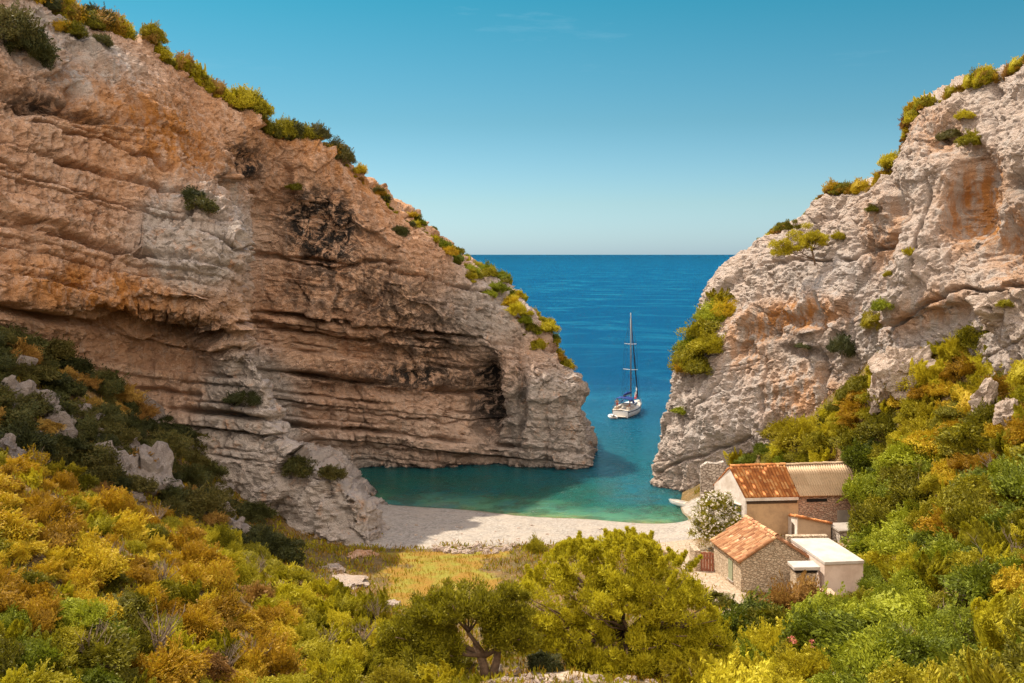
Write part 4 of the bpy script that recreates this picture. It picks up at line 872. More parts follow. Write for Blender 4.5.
def ball(c, r, o=(0, 0, 0), nu=10, nv=7):
    V = [(c[0] + o[0] + r * math.sin(math.pi * j / (nv - 1)) * math.cos(2 * math.pi * i / nu), c[1] + o[1] + r * math.sin(math.pi * j / (nv - 1)) * math.sin(2 * math.pi * i / nu), c[2] + o[2] + r * math.cos(math.pi * j / (nv - 1))) for j in range(nv) for i in range(nu)]
    Fc = [(j * nu + i, j * nu + (i + 1) % nu, (j + 1) * nu + (i + 1) % nu, (j + 1) * nu + i) for j in range(nv - 1) for i in range(nu)]
    return V, Fc
def standing(arm=0):
    d = dict(pelvis=(0, 0, .95, .14), chest=(0, 0, 1.28, .15), neck=(0, 0, 1.48, .06), head=(0, .02, 1.60, .095), crown=(0, .01, 1.70, .08))
    for s, q in ((-1, 'l'), (1, 'r')):
        d[q + 's'] = (s * .19, 0, 1.40, .055); d[q + 'e'] = (s * .26, .04, 1.13, .045); d[q + 'w'] = (s * .24, .18 + arm * .1, .95 + arm * .25, .032); d[q + 'h'] = (s * .23, .26 + arm * .12, .92 + arm * .3, .035)
        d[q + 't'] = (s * .10, 0, .86, .09); d[q + 'k'] = (s * .11, .03, .48, .06); d[q + 'a'] = (s * .11, -.02, .08, .042); d[q + 'f'] = (s * .13, .15, .04, .04)
    return d
def seated():
    d = standing(); 
    for k in list(d): d[k] = (d[k][0], d[k][1], d[k][2] - .42, d[k][3])
    for s, q in ((-1, 'l'), (1, 'r')):
        d[q + 't'] = (s * .10, .05, .50, .09); d[q + 'k'] = (s * .13, .45, .52, .06); d[q + 'a'] = (s * .13, .48, .10, .042); d[q + 'f'] = (s * .13, .62, .05, .04)
    return d
person(to_y((-4.75, .55, 1.02)), yaw + 1.9, standing(1), 'sunburnt person in red swimwear standing at the yacht stern')
person(to_y((-3.2, -.95, .92)), yaw, seated(), 'person sitting under the navy canopy of the yacht')

# white rowing boat drawn up at the water's edge
rbp = PZ(681, 505, .1); rbo = empty('rowing_boat', rbp, 2.4, 'little white rowing boat moored at the shore beside the oleander', 'boat')
FB_ = FB; hull_mesh(3.6, 1.4, .42, .15, M_HULL, rbo); rbo.scale = (.68, .68, .68)
MB().box((-.4, 0, .30), (.25, 1.15, .04)).build('thwart', M_DECK, rbo); MB().box((.6, 0, .32), (.25, .95, .04)).build('thwart', M_DECK, rbo)
MB().tube([(-1.8, -.5, .43), (0, -.68, .45), (1.0, -.45, .5), (1.85, 0, .56), (1.0, .45, .5), (0, .68, .45), (-1.8, .5, .43)], .04, 6).build('gunwale', M_DECK, rbo)

# ------------------------------------------------------------------ vegetation
def leaf_quads(rg, c, axis, L, W, blunt=0.5):
    """diamond leaves centred at c, long axis given"""
    n = len(c); side = np.cross(axis, rg.normal(size=(n, 3))); side /= np.linalg.norm(side, axis=1, keepdims=True) + 1e-9
    L = L * rg.uniform(.7, 1.3, (n, 1)); W = W * rg.uniform(.7, 1.3, (n, 1))
    a = c - axis * L / 2; b = c + side * W / 2 - axis * L * .05; d = c + axis * L / 2; e = c - side * W / 2 - axis * L * .05
    V = np.stack([a, b, d, e], 1).reshape(-1, 3); return V, np.arange(len(V)).reshape(-1, 4)
def unit(v): return v / (np.linalg.norm(v, axis=-1, keepdims=True) + 1e-9)
def clump_leaves(seed, cs, rs, per, L, W, up=0.4, flat=0.8, shell=0.45):
    rg = np.random.default_rng(seed); cs = np.repeat(np.asarray(cs), per, 0); rs = np.repeat(np.asarray(rs), per)[:, None]
    d = unit(rg.normal(size=(len(cs), 3))); rad = rs * (shell + (1 - shell) * rg.random((len(cs), 1)) ** .6) * rg.uniform(.8, 1.15, (len(cs), 1))
    p = cs + d * rad * np.array([1, 1, flat]); ax = unit(d * .9 + np.array([0, 0, up]) + rg.normal(size=d.shape) * .55)
    return leaf_quads(rg, p, ax, L, W)
def dome_clumps(seed, n, h=.8, cr=(.22, .36)):
    rg = np.random.default_rng(seed); cs, rs = [], []
    lob = unit(rg.normal(size=(5, 3))); 
    while len(cs) < n:
        d = unit(rg.normal(size=3)); 
        if d[2] < -.25: continue
        k = .60 + .16 * max(float((lob @ d).max()), 0) ** 3 + rg.uniform(-.12, .14)
        cs.append(np.array([d[0] * k, d[1] * k, (d[2] * k * .95) * h + .32])); rs.append(rg.uniform(*cr))
    return np.array(cs), np.array(rs)
def bush_mesh(kind, seed):
    rg = np.random.default_rng(seed)
    if kind == 'dome':          # round leafy cushion
        cs, rs = dome_clumps(seed, 58, .8); V, Fc = clump_leaves(seed, cs, rs, 150, .085, .045, .35)
    elif kind == 'fine':        # heath: many upright wiry shoots
        cs, rs = dome_clumps(seed, 80, .7, (.14, .26)); V, Fc = clump_leaves(seed, cs, rs, 120, .10, .026, .9, 1.15, .2)
    elif kind == 'big':         # carob-like, cauliflower crown
        cs, rs = dome_clumps(seed, 95, .85, (.16, .27)); V, Fc = clump_leaves(seed, cs, rs, 150, .062, .036, .3, .75, .5)
    else:                       # juniper: leaning pointed plumes
        V, Fc = [], []
        for k in range(22):
            a = rg.uniform(0, 6.28); lean = rg.uniform(.05, .75); base = np.array([math.cos(a), math.sin(a), 0]) * rg.uniform(0, .35); hh = rg.uniform(.7, 1.25)
            t = rg.random(430) ** .8; ax = unit(np.array([math.cos(a) * lean, math.sin(a) * lean, 1.0]))
            r = .24 * (1 - t) ** .7 * (.35 + .65 * np.minimum(t * 4, 1)); dd = unit(rg.normal(size=(430, 3)))
            p = base + ax * (t * hh)[:, None] + dd * r[:, None]; v, f = leaf_quads(rg, p, unit(dd * .6 + ax + rg.normal(size=dd.shape) * .25), .11, .034)
            Fc.append(f + sum(len(q) for q in V)); V.append(v)
        V, Fc = np.concatenate(V), np.concatenate(Fc)
    if kind != 'plume':         # loose sprigs that break the outline
        ns = 46; d = unit(rg.normal(size=(ns, 3)) + [0, 0, .5]); d[:, 2] = np.abs(d[:, 2]); b0 = d * np.array([.72, .72, .62]) + [0, 0, .3]
        t = rg.random((ns, 34, 1)); p = (b0[:, None] + unit(d + rg.normal(size=d.shape) * .4 + [0, 0, .5])[:, None] * t * rg.uniform(.2, .5, (ns, 1, 1)) + rg.normal(size=(ns, 34, 3)) * .035 * (1.3 - t)).reshape(-1, 3)
        v, f = leaf_quads(rg, p, unit(np.repeat(d, 34, 0) + rg.normal(size=p.shape) * .5), .075, .034); Fc = np.concatenate([Fc, f + len(V)]); V = np.concatenate([V, v])
    q = np.stack([noise(V * 1.25, seed + 1), noise(V * 1.25, seed + 2), noise(V * 1.25, seed + 3)], -1); V = V + q * np.array([.34, .34, .26])
    return V, Fc
def bush_stems(seed):
    rg = random.Random(seed); mb = MB()
    for k in range(9):
        a = rg.uniform(0, 6.28); r = rg.uniform(.35, .75); mb.tube([(0, 0, -.25), (math.cos(a) * r * .4, math.sin(a) * r * .4, .25), (math.cos(a + .3) * r, math.sin(a + .3) * r, .45 + .3 * rg.random())], [.035, .024, .008], 5)
    return mb
PROTO, STEM = {}, []
KIND = {  # kind: (material, mesh kinds, object name, category, colour words)
    'heath': (M_HEATH, ('fine', 'fine', 'dome'), 'heath_bush', 'bush', 'rusty gold heath bush'),
    'broom': (M_BROOM, ('fine', 'plume', 'dome'), 'broom_bush', 'bush', 'yellow broom bush'),
    'mastic': (M_MASTIC, ('dome', 'big', 'dome'), 'mastic_bush', 'bush', 'olive green mastic bush'),
    'oak': (M_OAK, ('big', 'big', 'dome'), 'carob_bush', 'bush', 'bright green round leafy bush'),
    'juniper': (M_PINE, ('plume', 'plume', 'fine'), 'juniper_bush', 'bush', 'yellow green juniper bush with pointed plumes'),
    'dark': (M_DARK, ('dome', 'big', 'fine'), 'shaded_bush', 'bush', 'dark green bush'),
    'dry': (M_DRY, ('fine', 'dome', 'fine'), 'dry_bush', 'bush', 'reddish brown dry bush')}
_mesh_cache = {}
for kd, (mt, kinds, nm, ct, lb) in KIND.items():
    for j, mk in enumerate(kinds):
        key = (mk, j)
        if key not in _mesh_cache: _mesh_cache[key] = bush_mesh(mk, 100 + 7 * len(_mesh_cache))
        o = mesh_np(nm, *_mesh_cache[key], mt); PROTO[(kd, j)] = o.data; bpy.data.objects.remove(o)
for j in range(2):
    o = bush_stems(50 + j).build('stems', M_BARK); STEM.append(o.data); bpy.data.objects.remove(o)
RB = random.Random(7)
def bush(kd, loc, r, hs=1.0, label=None, group=None, stems=False, var=None, name=None):
    mt, kinds, nm, ct, lb = KIND[kd]; j = RB.randrange(3) if var is None else var
    o = bpy.data.objects.new(name or nm, PROTO[(kd, j)]); COL.objects.link(o); o.location = loc
    o.rotation_euler = (RB.uniform(-.12, .12), RB.uniform(-.12, .12), RB.uniform(0, 6.28)); o.scale = (r * RB.uniform(.9, 1.12), r * RB.uniform(.9, 1.12), r * hs * RB.uniform(.85, 1.2))
    tag(o, label or lb, ct, group)
    if stems:
        s = bpy.data.objects.new('stems', STEM[RB.randrange(2)]); COL.objects.link(s); s.parent = o
    return o
def inside(poly, x, y):
    c = False; n = len(poly)
    for i in range(n):
        (x0, y0), (x1, y1) = poly[i], poly[i - 1]
        if (y0 > y) != (y1 > y) and x < (x1 - x0) * (y - y0) / (y1 - y0) + x0: c = not c
    return c
def scatter(poly, n, rfun, kfun, labfun, seed, pack=0.62, avoid=(), stems_y=0, hs=.85):
    rg = random.Random(seed); pts = []; xs = [p[0] for p in poly]; ys = [p[1] for p in poly]; out = []
    for _ in range(n * 60):
        if len(pts) >= n: break
        x, y = rg.uniform(min(xs), max(xs)), rg.uniform(min(ys), max(ys))
        if not inside(poly, x, y) or any(a[0] < x < a[2] and a[1] < y < a[3] for a in avoid): continue
        g = ground_at(x, y)
        if g is None: continue
        r = rfun(x, y, g, rg); rp = r / g.y * F * pack
        if any((x - a) ** 2 + ((y - b) * 1.5) ** 2 < (rp * .5 + c * .5) ** 2 * 3.2 for a, b, c in pts): continue
        pts.append((x, y, rp)); kd = kfun(x, y, rg); g.z -= .12 * r
        lb, gr = labfun(x, y, kd, r)
        out.append(bush(kd, g, r, hs, lb, gr, g.y < stems_y))
    return out
def nz(x, y, s, seed): return float(noise(np.array([[x / s, y / s, seed * 1.7]]), seed)[0])
def third(v, a, b, words): return words[0] if v < a else words[1] if v < b else words[2]

# sunlit scrub on the spur, lower left
POLY_L = [(-40, 455), (0, 458), (60, 472), (130, 508), (200, 530), (255, 548), (310, 588), (372, 606), (440, 640), (470, 700), (470, 800), (-60, 800)]
def k_left(x, y, rg):
    v = nz(x, y, 70, 3) + rg.uniform(-.35, .35); w = nz(x, y, 55, 8) + rg.uniform(-.25, .25)
    if y > 625 and x < 130: return rg.choice(['mastic', 'mastic', 'oak', 'juniper'])
    if x > 300 and y > 560: return rg.choice(['juniper', 'juniper', 'broom', 'mastic'])
    if x > 215 and y < 600: return rg.choice(['juniper', 'juniper', 'mastic', 'broom'])
    if y < 490: return rg.choice(['heath', 'broom', 'heath', 'mastic'])
    if w > .38: return rg.choice(['mastic', 'juniper'])
    return 'heath' if v > -.32 else rg.choice(['broom', 'mastic', 'dry', 'juniper'])
def lab_left(x, y, kd, r):
    row = third(y, 520, 610, ('high on the sunlit spur near the shadow edge', 'half way down the sunlit spur', 'at the foot of the sunlit spur'))
    col = third(x, 110, 240, ('by the left frame edge', 'mid spur', 'towards the pines'))
    lb = f"{'small' if r < .8 else 'large'} {KIND[kd][4]} {row} {col}"; return fit(lb), f"{KIND[kd][4]}es {row} {col} {'small' if r < .8 else 'large'}"
def fit(s): return ' '.join(s.split()[:16])
scatter(POLY_L, 285, lambda x, y, g, rg: rg.uniform(.5, 1.15), k_left, lab_left, 5, .50, (), 46, .9)

# dark scrub on the shaded talus under the left cliff
POLY_T = [(-40, 330), (40, 350), (100, 385), (150, 415), (200, 452), (245, 515), (300, 548), (280, 562), (200, 522), (130, 500), (60, 465), (-40, 452)]
def lab_t(x, y, kd, r):
    row = third(x, 70, 170, ('by the left frame edge', 'on the middle of the slope', 'by the foot of the buttress')); return fit(f"{'small' if r < 1.3 else 'large'} {KIND[kd][4]} in cliff shade {row}"), f"dark bushes in the cliff shade {row} {kd} {'small' if r < 1.3 else 'large'}"
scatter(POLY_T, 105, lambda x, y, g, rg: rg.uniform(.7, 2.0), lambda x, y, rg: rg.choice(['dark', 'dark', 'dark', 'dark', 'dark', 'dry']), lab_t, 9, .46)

# right hand slope behind and below the cottages
POLY_R = [(712, 470), (770, 448), (810, 428), (850, 400), (885, 372), (940, 352), (1070, 325), (1070, 800), (690, 800), (690, 690), (735, 668), (800, 640), (868, 596), (866, 545), (862, 500), (866, 462)]
def k_right(x, y, rg):
    w = nz(x, y, 60, 21) + rg.uniform(-.25, .25)
    if y > 655 and x < 830: return rg.choice(['broom', 'broom', 'juniper'])
    if 780 < x < 985 and y > 590: return rg.choice(['oak', 'oak', 'oak', 'mastic'])
    if 860 < x < 945 and 465 < y < 560: return rg.choice(['oak', 'oak', 'mastic'])
    if y < 450: return rg.choice(['broom', 'broom', 'heath', 'mastic', 'juniper']) if w < .2 else rg.choice(['mastic', 'heath'])
    return rg.choice(['mastic', 'juniper', 'heath']) if w > .1 else rg.choice(['mastic', 'oak', 'broom', 'juniper'])
def lab_r(x, y, kd, r):
    row = third(y, 440, 560, ('high under the pale cliff', 'on the slope beside the cottages', 'below the white hut'))
    col = third(x, 850, 950, ('towards the cottages', 'mid slope', 'by the right frame edge')); z = 'small' if r < 1.5 else 'broad'
    return fit(f"{z} {KIND[kd][4]} {row} {col}"), f"{z} {KIND[kd][4]}es {row} {col}"
HOUSE_BOX = [(700, 470, 868, 602)]
scatter(POLY_R, 270, lambda x, y, g, rg: (rg.uniform(.8, 1.7) if y < 440 else rg.uniform(1.0, 2.4)) * (0.75 if g.y < 40 else 1), k_right, lab_r, 15, .46, HOUSE_BOX, 40, .95)

# bushes growing along the cliff crests and out of the faces
def crest(cl, pts, kinds, r0, r1, lab, grp, seed, sink=.25):
    rg = random.Random(seed)
    for i, (x, y) in enumerate(pts):
        v = cliff_at(cl, x, y, 6)
        if v is None: continue
        r = rg.uniform(r0, r1); v.z -= sink * r; v.y += .3
        kd = rg.choice(kinds); bush(kd, v, r, .8, fit(lab.replace('KIND', KIND[kd][4])), grp + ' ' + kd)
def crest_rows(cl, u0, u1, n, back, seed):
    """points on the cliff cap just behind the crest line"""
    G = cl['grid']; rg = np.random.default_rng(seed); out = []
    for _ in range(n):
        u = int(rg.uniform(u0, u1) * (G.shape[1] - 1)); k = int(cl['nface'] + rg.uniform(back[0], back[1]) * (G.shape[0] - cl['nface'] - 1)); v = Vector(G[min(k, G.shape[0] - 1), u]); out.append(v)
    return out
def crest_px(cl, x0, x1, n, back, kinds, r0, r1, lab, grp, seed, hs=.8, name=None):
    G = cl['grid']; nf = cl['nface']; cpx = proj(np.maximum(G[nf - 1], [[-1e9, 1, -1e9]]))[0]; cand = np.where((cpx > x0) & (cpx < x1))[0]; rg = random.Random(seed)
    for _ in range(n):
        u = int(rg.choice(list(cand))); k = nf - 2 + int(rg.uniform(*back) * (G.shape[0] - nf)); v = Vector(G[min(k, G.shape[0] - 1), u]); r = rg.uniform(r0, r1); v.z -= .12 * r
        kd = rg.choice(kinds); bush(kd, v, r, hs, fit(lab.replace('KIND', KIND[kd][4])), grp + ' ' + kd, name=name)
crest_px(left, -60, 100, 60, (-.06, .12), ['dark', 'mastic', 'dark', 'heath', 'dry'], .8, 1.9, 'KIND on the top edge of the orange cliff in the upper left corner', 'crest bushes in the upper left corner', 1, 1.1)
crest_px(left, 90, 250, 75, (-.035, .09), ['broom', 'heath', 'mastic', 'broom', 'dry'], .5, 1.4, 'KIND along the high sunlit crest of the orange cliff', 'bushes on the high crest of the orange cliff', 2, 1.15)
crest_px(left, 250, 345, 26, (-.02, .05), ['mastic', 'heath', 'mastic', 'dark'], .5, 1.6, 'KIND on the crest of the orange cliff half way to the sea', 'bushes on the middle crest of the orange cliff', 3, 1.2)
crest_px(left, 345, 412, 10, (-.02, .03), ['mastic', 'dark', 'heath'], .4, 1.0, 'KIND on the bare lower crest of the orange cliff', 'bushes on the bare lower crest', 4, 1.1)
crest_px(left, 405, 566, 230, (-.03, .50), ['broom', 'mastic', 'broom', 'oak', 'heath', 'mastic'], .5, 1.3, 'KIND on the green ridge that drops to the sea point', 'bushes on the ridge that drops to the sea', 5, .9)
crest_px(right, 740, 840, 16, (-.02, .05), ['dry', 'mastic', 'broom'], .4, .9, 'small KIND on the lower crest of the pale cliff', 'bushes on the lower crest of the pale cliff', 6)
crest_px(right, 828, 902, 36, (-.04, .10), ['broom', 'heath', 'mastic', 'dry', 'heath'], .4, 1.2, 'KIND on the crest notch of the pale cliff', 'bushes in the crest notch of the pale cliff', 7, 1.1)
crest_px(right, 905, 1070, 52, (-.035, .14), ['heath', 'heath', 'dry', 'broom', 'mastic'], .4, 1.15, 'KIND on the high right crest of the pale cliff', 'bushes on the high crest of the pale cliff', 8, 1.15)
for args in ((left, -60, 250, 110, (-.10, .06), 21), (left, 250, 412, 60, (-.06, .05), 22), (left, 412, 566, 70, (-.06, .3), 23), (right, 760, 1070, 130, (-.10, .06), 24)):
    crest_px(*args[:5], ['heath', 'dry', 'heath', 'broom', 'mastic'], .18, .5, 'tiny KIND rooted in bare rock along the ' + ('orange' if args[0] is left else 'pale') + ' cliff edge', 'tiny tufts along the ' + ('orange' if args[0] is left else 'pale') + ' cliff edge', args[5], 1.0, 'rock_tuft')
def face(cl, x, y, kd, r, label, hs=.9, var=None, out=.0):
    v = cliff_at(cl, x, y, 5)
    if v is None: return
    v.z -= .35 * r; v.y -= out; return bush(kd, v, r, hs, label, None, False, var)
for i, (x, y, kd, r, w) in enumerate([(682, 356, 'mastic', 2.3, 'lowest in'), (694, 328, 'mastic', 2.5, 'in the middle of'), (712, 296, 'broom', 1.9, 'topmost in'), (676, 366, 'heath', 1.6, 'at the seaward tip of'), (700, 342, 'mastic', 2.1, 'bulging from'), (704, 314, 'oak', 2.0, 'just under the top of'), (688, 342, 'oak', 2.0, 'deep inside'), (692, 364, 'mastic', 1.6, 'at the inner foot of'), (716, 308, 'heath', 1.5, 'on the inner side of')]):
    face(right, x + 3, y, kd, r, fit(KIND[kd][4] + ' ' + w + ' the thicket on the seaward edge of the pale cliff'), 1.0, None, .6)
face(right, 675, 412, 'oak', .8, 'small bright green bush low on the seaward edge of the pale cliff')
face(right, 868, 320, 'broom', 1.3, 'yellow broom bush in the fold of the pale cliff'); face(right, 880, 312, 'oak', .9, 'green bush beside the yellow broom in the cliff fold')
face(right, 838, 346, 'dark', 1.2, 'narrow dark green bush hanging alone on the pale cliff face', 1.5); face(right, 862, 388, 'mastic', 1.2, 'olive bush on the pale cliff just above the slope')
face(right, 844, 398, 'dark', 1.1, 'dark green bush at the foot of the pale cliff'); face(right, 798, 348, 'dark', .8, 'flat dark tuft on a ledge of the pale cliff', .5)
face(right, 885, 270, 'broom', .5, 'tiny yellow tuft on the bright rib of the pale cliff'); face(right, 905, 248, 'broom', .6, 'yellow tuft on the sunlit rib under the orange alcove')
face(right, 945, 140, 'dark', 1.1, 'dark bush in the hollow below the high crest'); face(right, 968, 145, 'mastic', 1.2, 'olive bush in the hollow below the high crest'); face(right, 960, 112, 'broom', .8, 'yellow bush just below the high crest')
face(right, 835, 232, 'broom', .7, 'yellow green tuft in a crack of the pale cliff'); face(right, 868, 205, 'mastic', .7, 'olive tuft under the crest notch'); face(right, 1000, 300, 'mastic', .6, 'olive tuft by the orange alcove')
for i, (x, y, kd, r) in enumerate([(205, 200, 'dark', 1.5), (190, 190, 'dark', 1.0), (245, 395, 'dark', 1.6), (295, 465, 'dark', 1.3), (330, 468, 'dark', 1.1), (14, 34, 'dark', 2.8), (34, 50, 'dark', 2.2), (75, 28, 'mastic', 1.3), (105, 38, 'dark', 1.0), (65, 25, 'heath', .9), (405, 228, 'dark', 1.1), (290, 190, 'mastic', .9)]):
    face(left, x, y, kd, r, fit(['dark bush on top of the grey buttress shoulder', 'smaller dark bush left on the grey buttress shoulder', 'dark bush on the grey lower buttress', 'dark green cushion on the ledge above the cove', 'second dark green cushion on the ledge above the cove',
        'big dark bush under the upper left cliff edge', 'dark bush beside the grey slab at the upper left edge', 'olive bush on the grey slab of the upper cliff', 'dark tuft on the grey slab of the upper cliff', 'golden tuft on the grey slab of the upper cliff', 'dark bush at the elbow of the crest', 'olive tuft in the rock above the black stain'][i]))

# trees with trunk and crown
def tree(name, label, cat, base, trunk_paths, clumps, per, L, W, leafm, group=None, up=.5, flat=.8, seed=1, shell=.3, crown='crown'):
    t = empty(name, base, 0, label, cat, group); mb = MB()
    for pts, r0, r1 in trunk_paths:
        n = len(pts); mb.tube(pts, [r0 + (r1 - r0) * i / (n - 1) for i in range(n)], 8)
    mb.build('trunk', M_BARK, t, 0, True)
    V, Fc = clump_leaves(seed, [c[:3] for c in clumps], [c[3] for c in clumps], per, L, W, up, flat, shell); mesh_np(crown, V, Fc, leafm, t); return t
def pine_clumps(seed, lobes, per_lobe, cr):
    rg = np.random.default_rng(seed); out = []
    for (x, y, z, rx, ry, rz) in lobes:
        for _ in range(per_lobe):
            d = unit(rg.normal(size=3)); k = rg.uniform(.55, 1.0)
            if d[2] < -.45: d[2] *= .3
            out.append((x + d[0] * rx * k, y + d[1] * ry * k, z + d[2] * rz * k, rg.uniform(*cr)))
    return out
def limbs(seed, root, lobes, r0):
    rg = random.Random(seed); out = []
    for (x, y, z, rx, ry, rz) in lobes:
        mid = (root[0] * .5 + x * .5 + rg.uniform(-.3, .3), root[1] * .5 + y * .5, root[2] * .45 + z * .5); out.append(([root, mid, (x, y, z)], r0, r0 * .35))
        for k in range(7):
            a = rg.uniform(0, 6.28); e = (x + rx * .8 * math.cos(a), y + ry * .8 * math.sin(a), z + rg.uniform(-.2, .6) * rz); m2 = ((mid[0] + e[0]) / 2, (mid[1] + e[1]) / 2, (mid[2] + e[2]) / 2 + rg.uniform(-.3, .3)); out.append(([mid, m2, e], r0 * .4, .015))
    return out
b1 = ground_at(622, 676); b1 = Vector((4.9, 45.0, float(gz(4.9, 45.0))))
lob = [(-3.2, 0, 3.1, 1.7, 1.8, 1.9), (-1.9, .5, 4.7, 1.8, 1.9, 1.7), (.2, 0, 5.4, 1.9, 1.9, 1.6), (1.8, -.4, 4.3, 1.7, 1.8, 1.8), (2.9, -.5, 2.5, 1.6, 1.7, 1.9), (0, -1.0, 3.0, 2.3, 1.5, 2.2), (-2.0, -.9, 1.7, 1.7, 1.3, 1.3), (1.9, -1.0, 1.5, 1.6, 1.3, 1.4), (0, -1.9, 1.3, 1.7, 1.0, 1.3), (-3.6, -.8, 1.6, 1.2, 1.2, 1.3), (3.7, -.6, 1.4, 1.2, 1.2, 1.3), (2.6, -1.6, .9, 1.3, 1.0, .9), (-.2, -1.3, 4.2, 1.6, 1.2, 1.2)]
lob = [(x, y, z * .80, a_, b_p, c_ * .88) for x, y, z, a_, b_p, c_ in lob]
cl_ = pine_clumps(41, lob, 46, (.20, .50))
rg2 = np.random.default_rng(77)
for _ in range(90):    # pointed shoots that break the outline
    q = lob[[0, 1, 2, 3, 4, 2, 1][rg2.integers(0, 7)]]; a = rg2.uniform(0, 6.28); k = rg2.uniform(.2, .85); x, y = q[0] + math.cos(a) * q[3] * k, q[1] + math.sin(a) * q[4] * k; z = q[2] + q[5] * math.sqrt(1 - k * k)
    lx, ly = rg2.uniform(-.12, .2), rg2.uniform(-.1, .1); n_ = rg2.integers(2, 5)
    for j in range(n_): cl_.append((x + lx * j, y + ly * j, z - .1 + j * .15, .22 - .045 * j))
tree('pine_tree', 'big yellow green pine with bushy pointed crown standing before the beach', 'tree', b1, [([(0, 0, -.4), (.1, 0, .8), (0, 0, 1.8)], .30, .2)] + limbs(3, (0, 0, 1.2), lob, .16), cl_, 165, .18, .044, M_PINE, None, .8, .95, 5)
b2 = Vector((-1.0, 41.0, float(gz(-1.0, 41.0))))
lob2 = [(-2.6, .3, 2.3, 1.3, 1.4, .95), (-1.2, 0, 3.0, 1.5, 1.5, .95), (.6, .2, 2.9, 1.4, 1.4, 1.0), (-2.2, -.6, 1.5, 1.1, 1.0, .7), (1.0, -.3, 1.9, 1.1, 1.0, .8), (-3.6, .4, 1.6, 1.0, 1.1, .9)]
tree('pine_tree', 'low spreading pine with forked bare trunk beside the big pine', 'tree', b2, [([(0, 0, -.4), (-.15, 0, .6), (-.5, .1, 1.5)], .24, .15), ([(.05, 0, -.4), (.35, 0, .7), (.5, .1, 1.7)], .22, .13)] + limbs(8, (-.1, 0, 1.0), lob2, .11), pine_clumps(43, lob2, 64, (.22, .46)), 190, .16, .044, M_PINE, None, .7, .9, 6)
# small pine rooted in the pale cliff
v = cliff_at(right, 803, 262, 6); v.y += .2
lob3 = [(-3.0, -1.0, 1.7, 1.3, 1.1, 1.1), (-.6, -1.1, 3.0, 1.7, 1.2, 1.2), (-1.6, -1.4, 2.0, 1.4, .9, .9), (.6, -1.2, 2.6, 1.2, 1.0, .9)]
tree('pine_tree', 'small yellow pine leaning from a crack of the pale cliff', 'tree', v, [([(.8, .4, -.8), (.6, -.5, .2), (.1, -1.0, 1.7)], .13, .08)] + limbs(5, (.4, -.7, .8), lob3, .06), pine_clumps(47, lob3, 26, (.25, .45)), 130, .2, .05, M_BROOM, None, .6, .9, 7)
v = cliff_at(right, 781, 232, 7); v = v or P(781, 232, 104)
tree('juniper_tree', 'small dark juniper on the skyline of the pale cliff', 'tree', v, [([(0, 0, -.5), (.1, 0, .5), (0, 0, 1.2)], .08, .04)], pine_clumps(48, [(-.5, 0, 1.2, .9, .7, .6), (.5, 0, 1.3, .8, .7, .7)], 16, (.2, .34)), 110, .2, .05, M_MASTIC, None, .9, .9, 8)
# oleander with white blossom beside the long house
ol = Vector((15.0, 73.2, float(gz(15.0, 73.2))))
lob4 = [(0, 0, 2.3, 1.9, 1.7, 1.7), (-.9, -.4, 1.5, 1.2, 1.2, 1.2), (.9, -.3, 1.7, 1.2, 1.2, 1.2), (.1, .2, 3.2, 1.2, 1.2, .9)]
oc = pine_clumps(51, lob4, 34, (.28, .46)); ot = tree('oleander', 'big oleander covered in white blossom beside the white gable', 'shrub', ol, [([(0, 0, -.3), (a_, b0_, 1.0), (a_ * 2.2, b0_ * 2.2, 2.2)], .07, .03) for a_, b0_ in ((.3, .1), (-.35, 0), (.1, -.35), (-.1, .35))], oc, 120, .17, .05, M_MASTIC, None, .5, .9, 9)
rg3 = np.random.default_rng(5); bc = []
for c in oc:
    if c[2] > .7:
        for _ in range(5):
            d = unit(rg3.normal(size=3) + np.array([-.35, -.5, .5])); k = c[3] * rg3.uniform(.85, 1.25); bc.append((c[0] + d[0] * k, c[1] + d[1] * k, c[2] + d[2] * k, rg3.uniform(.05, .12)))
V, Fc = clump_leaves(12, [c[:3] for c in bc], [c[3] for c in bc], 13, .085, .07, .2, .8); mesh_np('blossom', V, Fc, M_BLOSSOM, ot)
# oleander with pink blossom low in front
pv = ground_at(796, 672) ; pv = Vector((pv.x, pv.y, pv.z))
lob5 = [(0, 0, .9, 1.0, .8, .6), (.6, 0, .7, .6, .6, .5)]; pc = pine_clumps(61, lob5, 18, (.18, .3)); pt = tree('oleander', 'low oleander with pink blossom above pale rocks', 'shrub', pv, [([(0, 0, -.2), (.1, 0, .7)], .04, .02), ([(0, 0, -.2), (-.2, 0, .7)], .04, .02)], pc, 110, .11, .03, M_BROOM, None, .5, .9, 10)
bc = [(c[0] + .1, c[1] - .1, c[2] + .18, .12) for c in pc[::2]]; V, Fc = clump_leaves(13, [c[:3] for c in bc], [c[3] for c in bc], 30, .08, .06, .2, .8); mesh_np('blossom', V, Fc, M_PINK, pt)
# the slopes carry on outside the picture
scatter([(1075, 330), (1260, 300), (1260, 760), (1075, 800)], 50, lambda x, y, g, rg: rg.uniform(1.2, 2.4), k_right, lambda x, y, kd, r: (fit(f"{KIND[kd][4]} on the slope beyond the right frame edge"), f"{KIND[kd][4]}es beyond the right frame edge"), 71, .5)
scatter([(-64, 340), (-220, 320), (-220, 760), (-64, 800)], 50, lambda x, y, g, rg: rg.uniform(.8, 1.8), lambda x, y, rg: 'dark' if y < 450 else k_left(x, y, rg), lambda x, y, kd, r: (fit(f"{KIND[kd][4]} on the slope beyond the left frame edge"), f"{KIND[kd][4]}es beyond the left frame edge"), 72, .5)
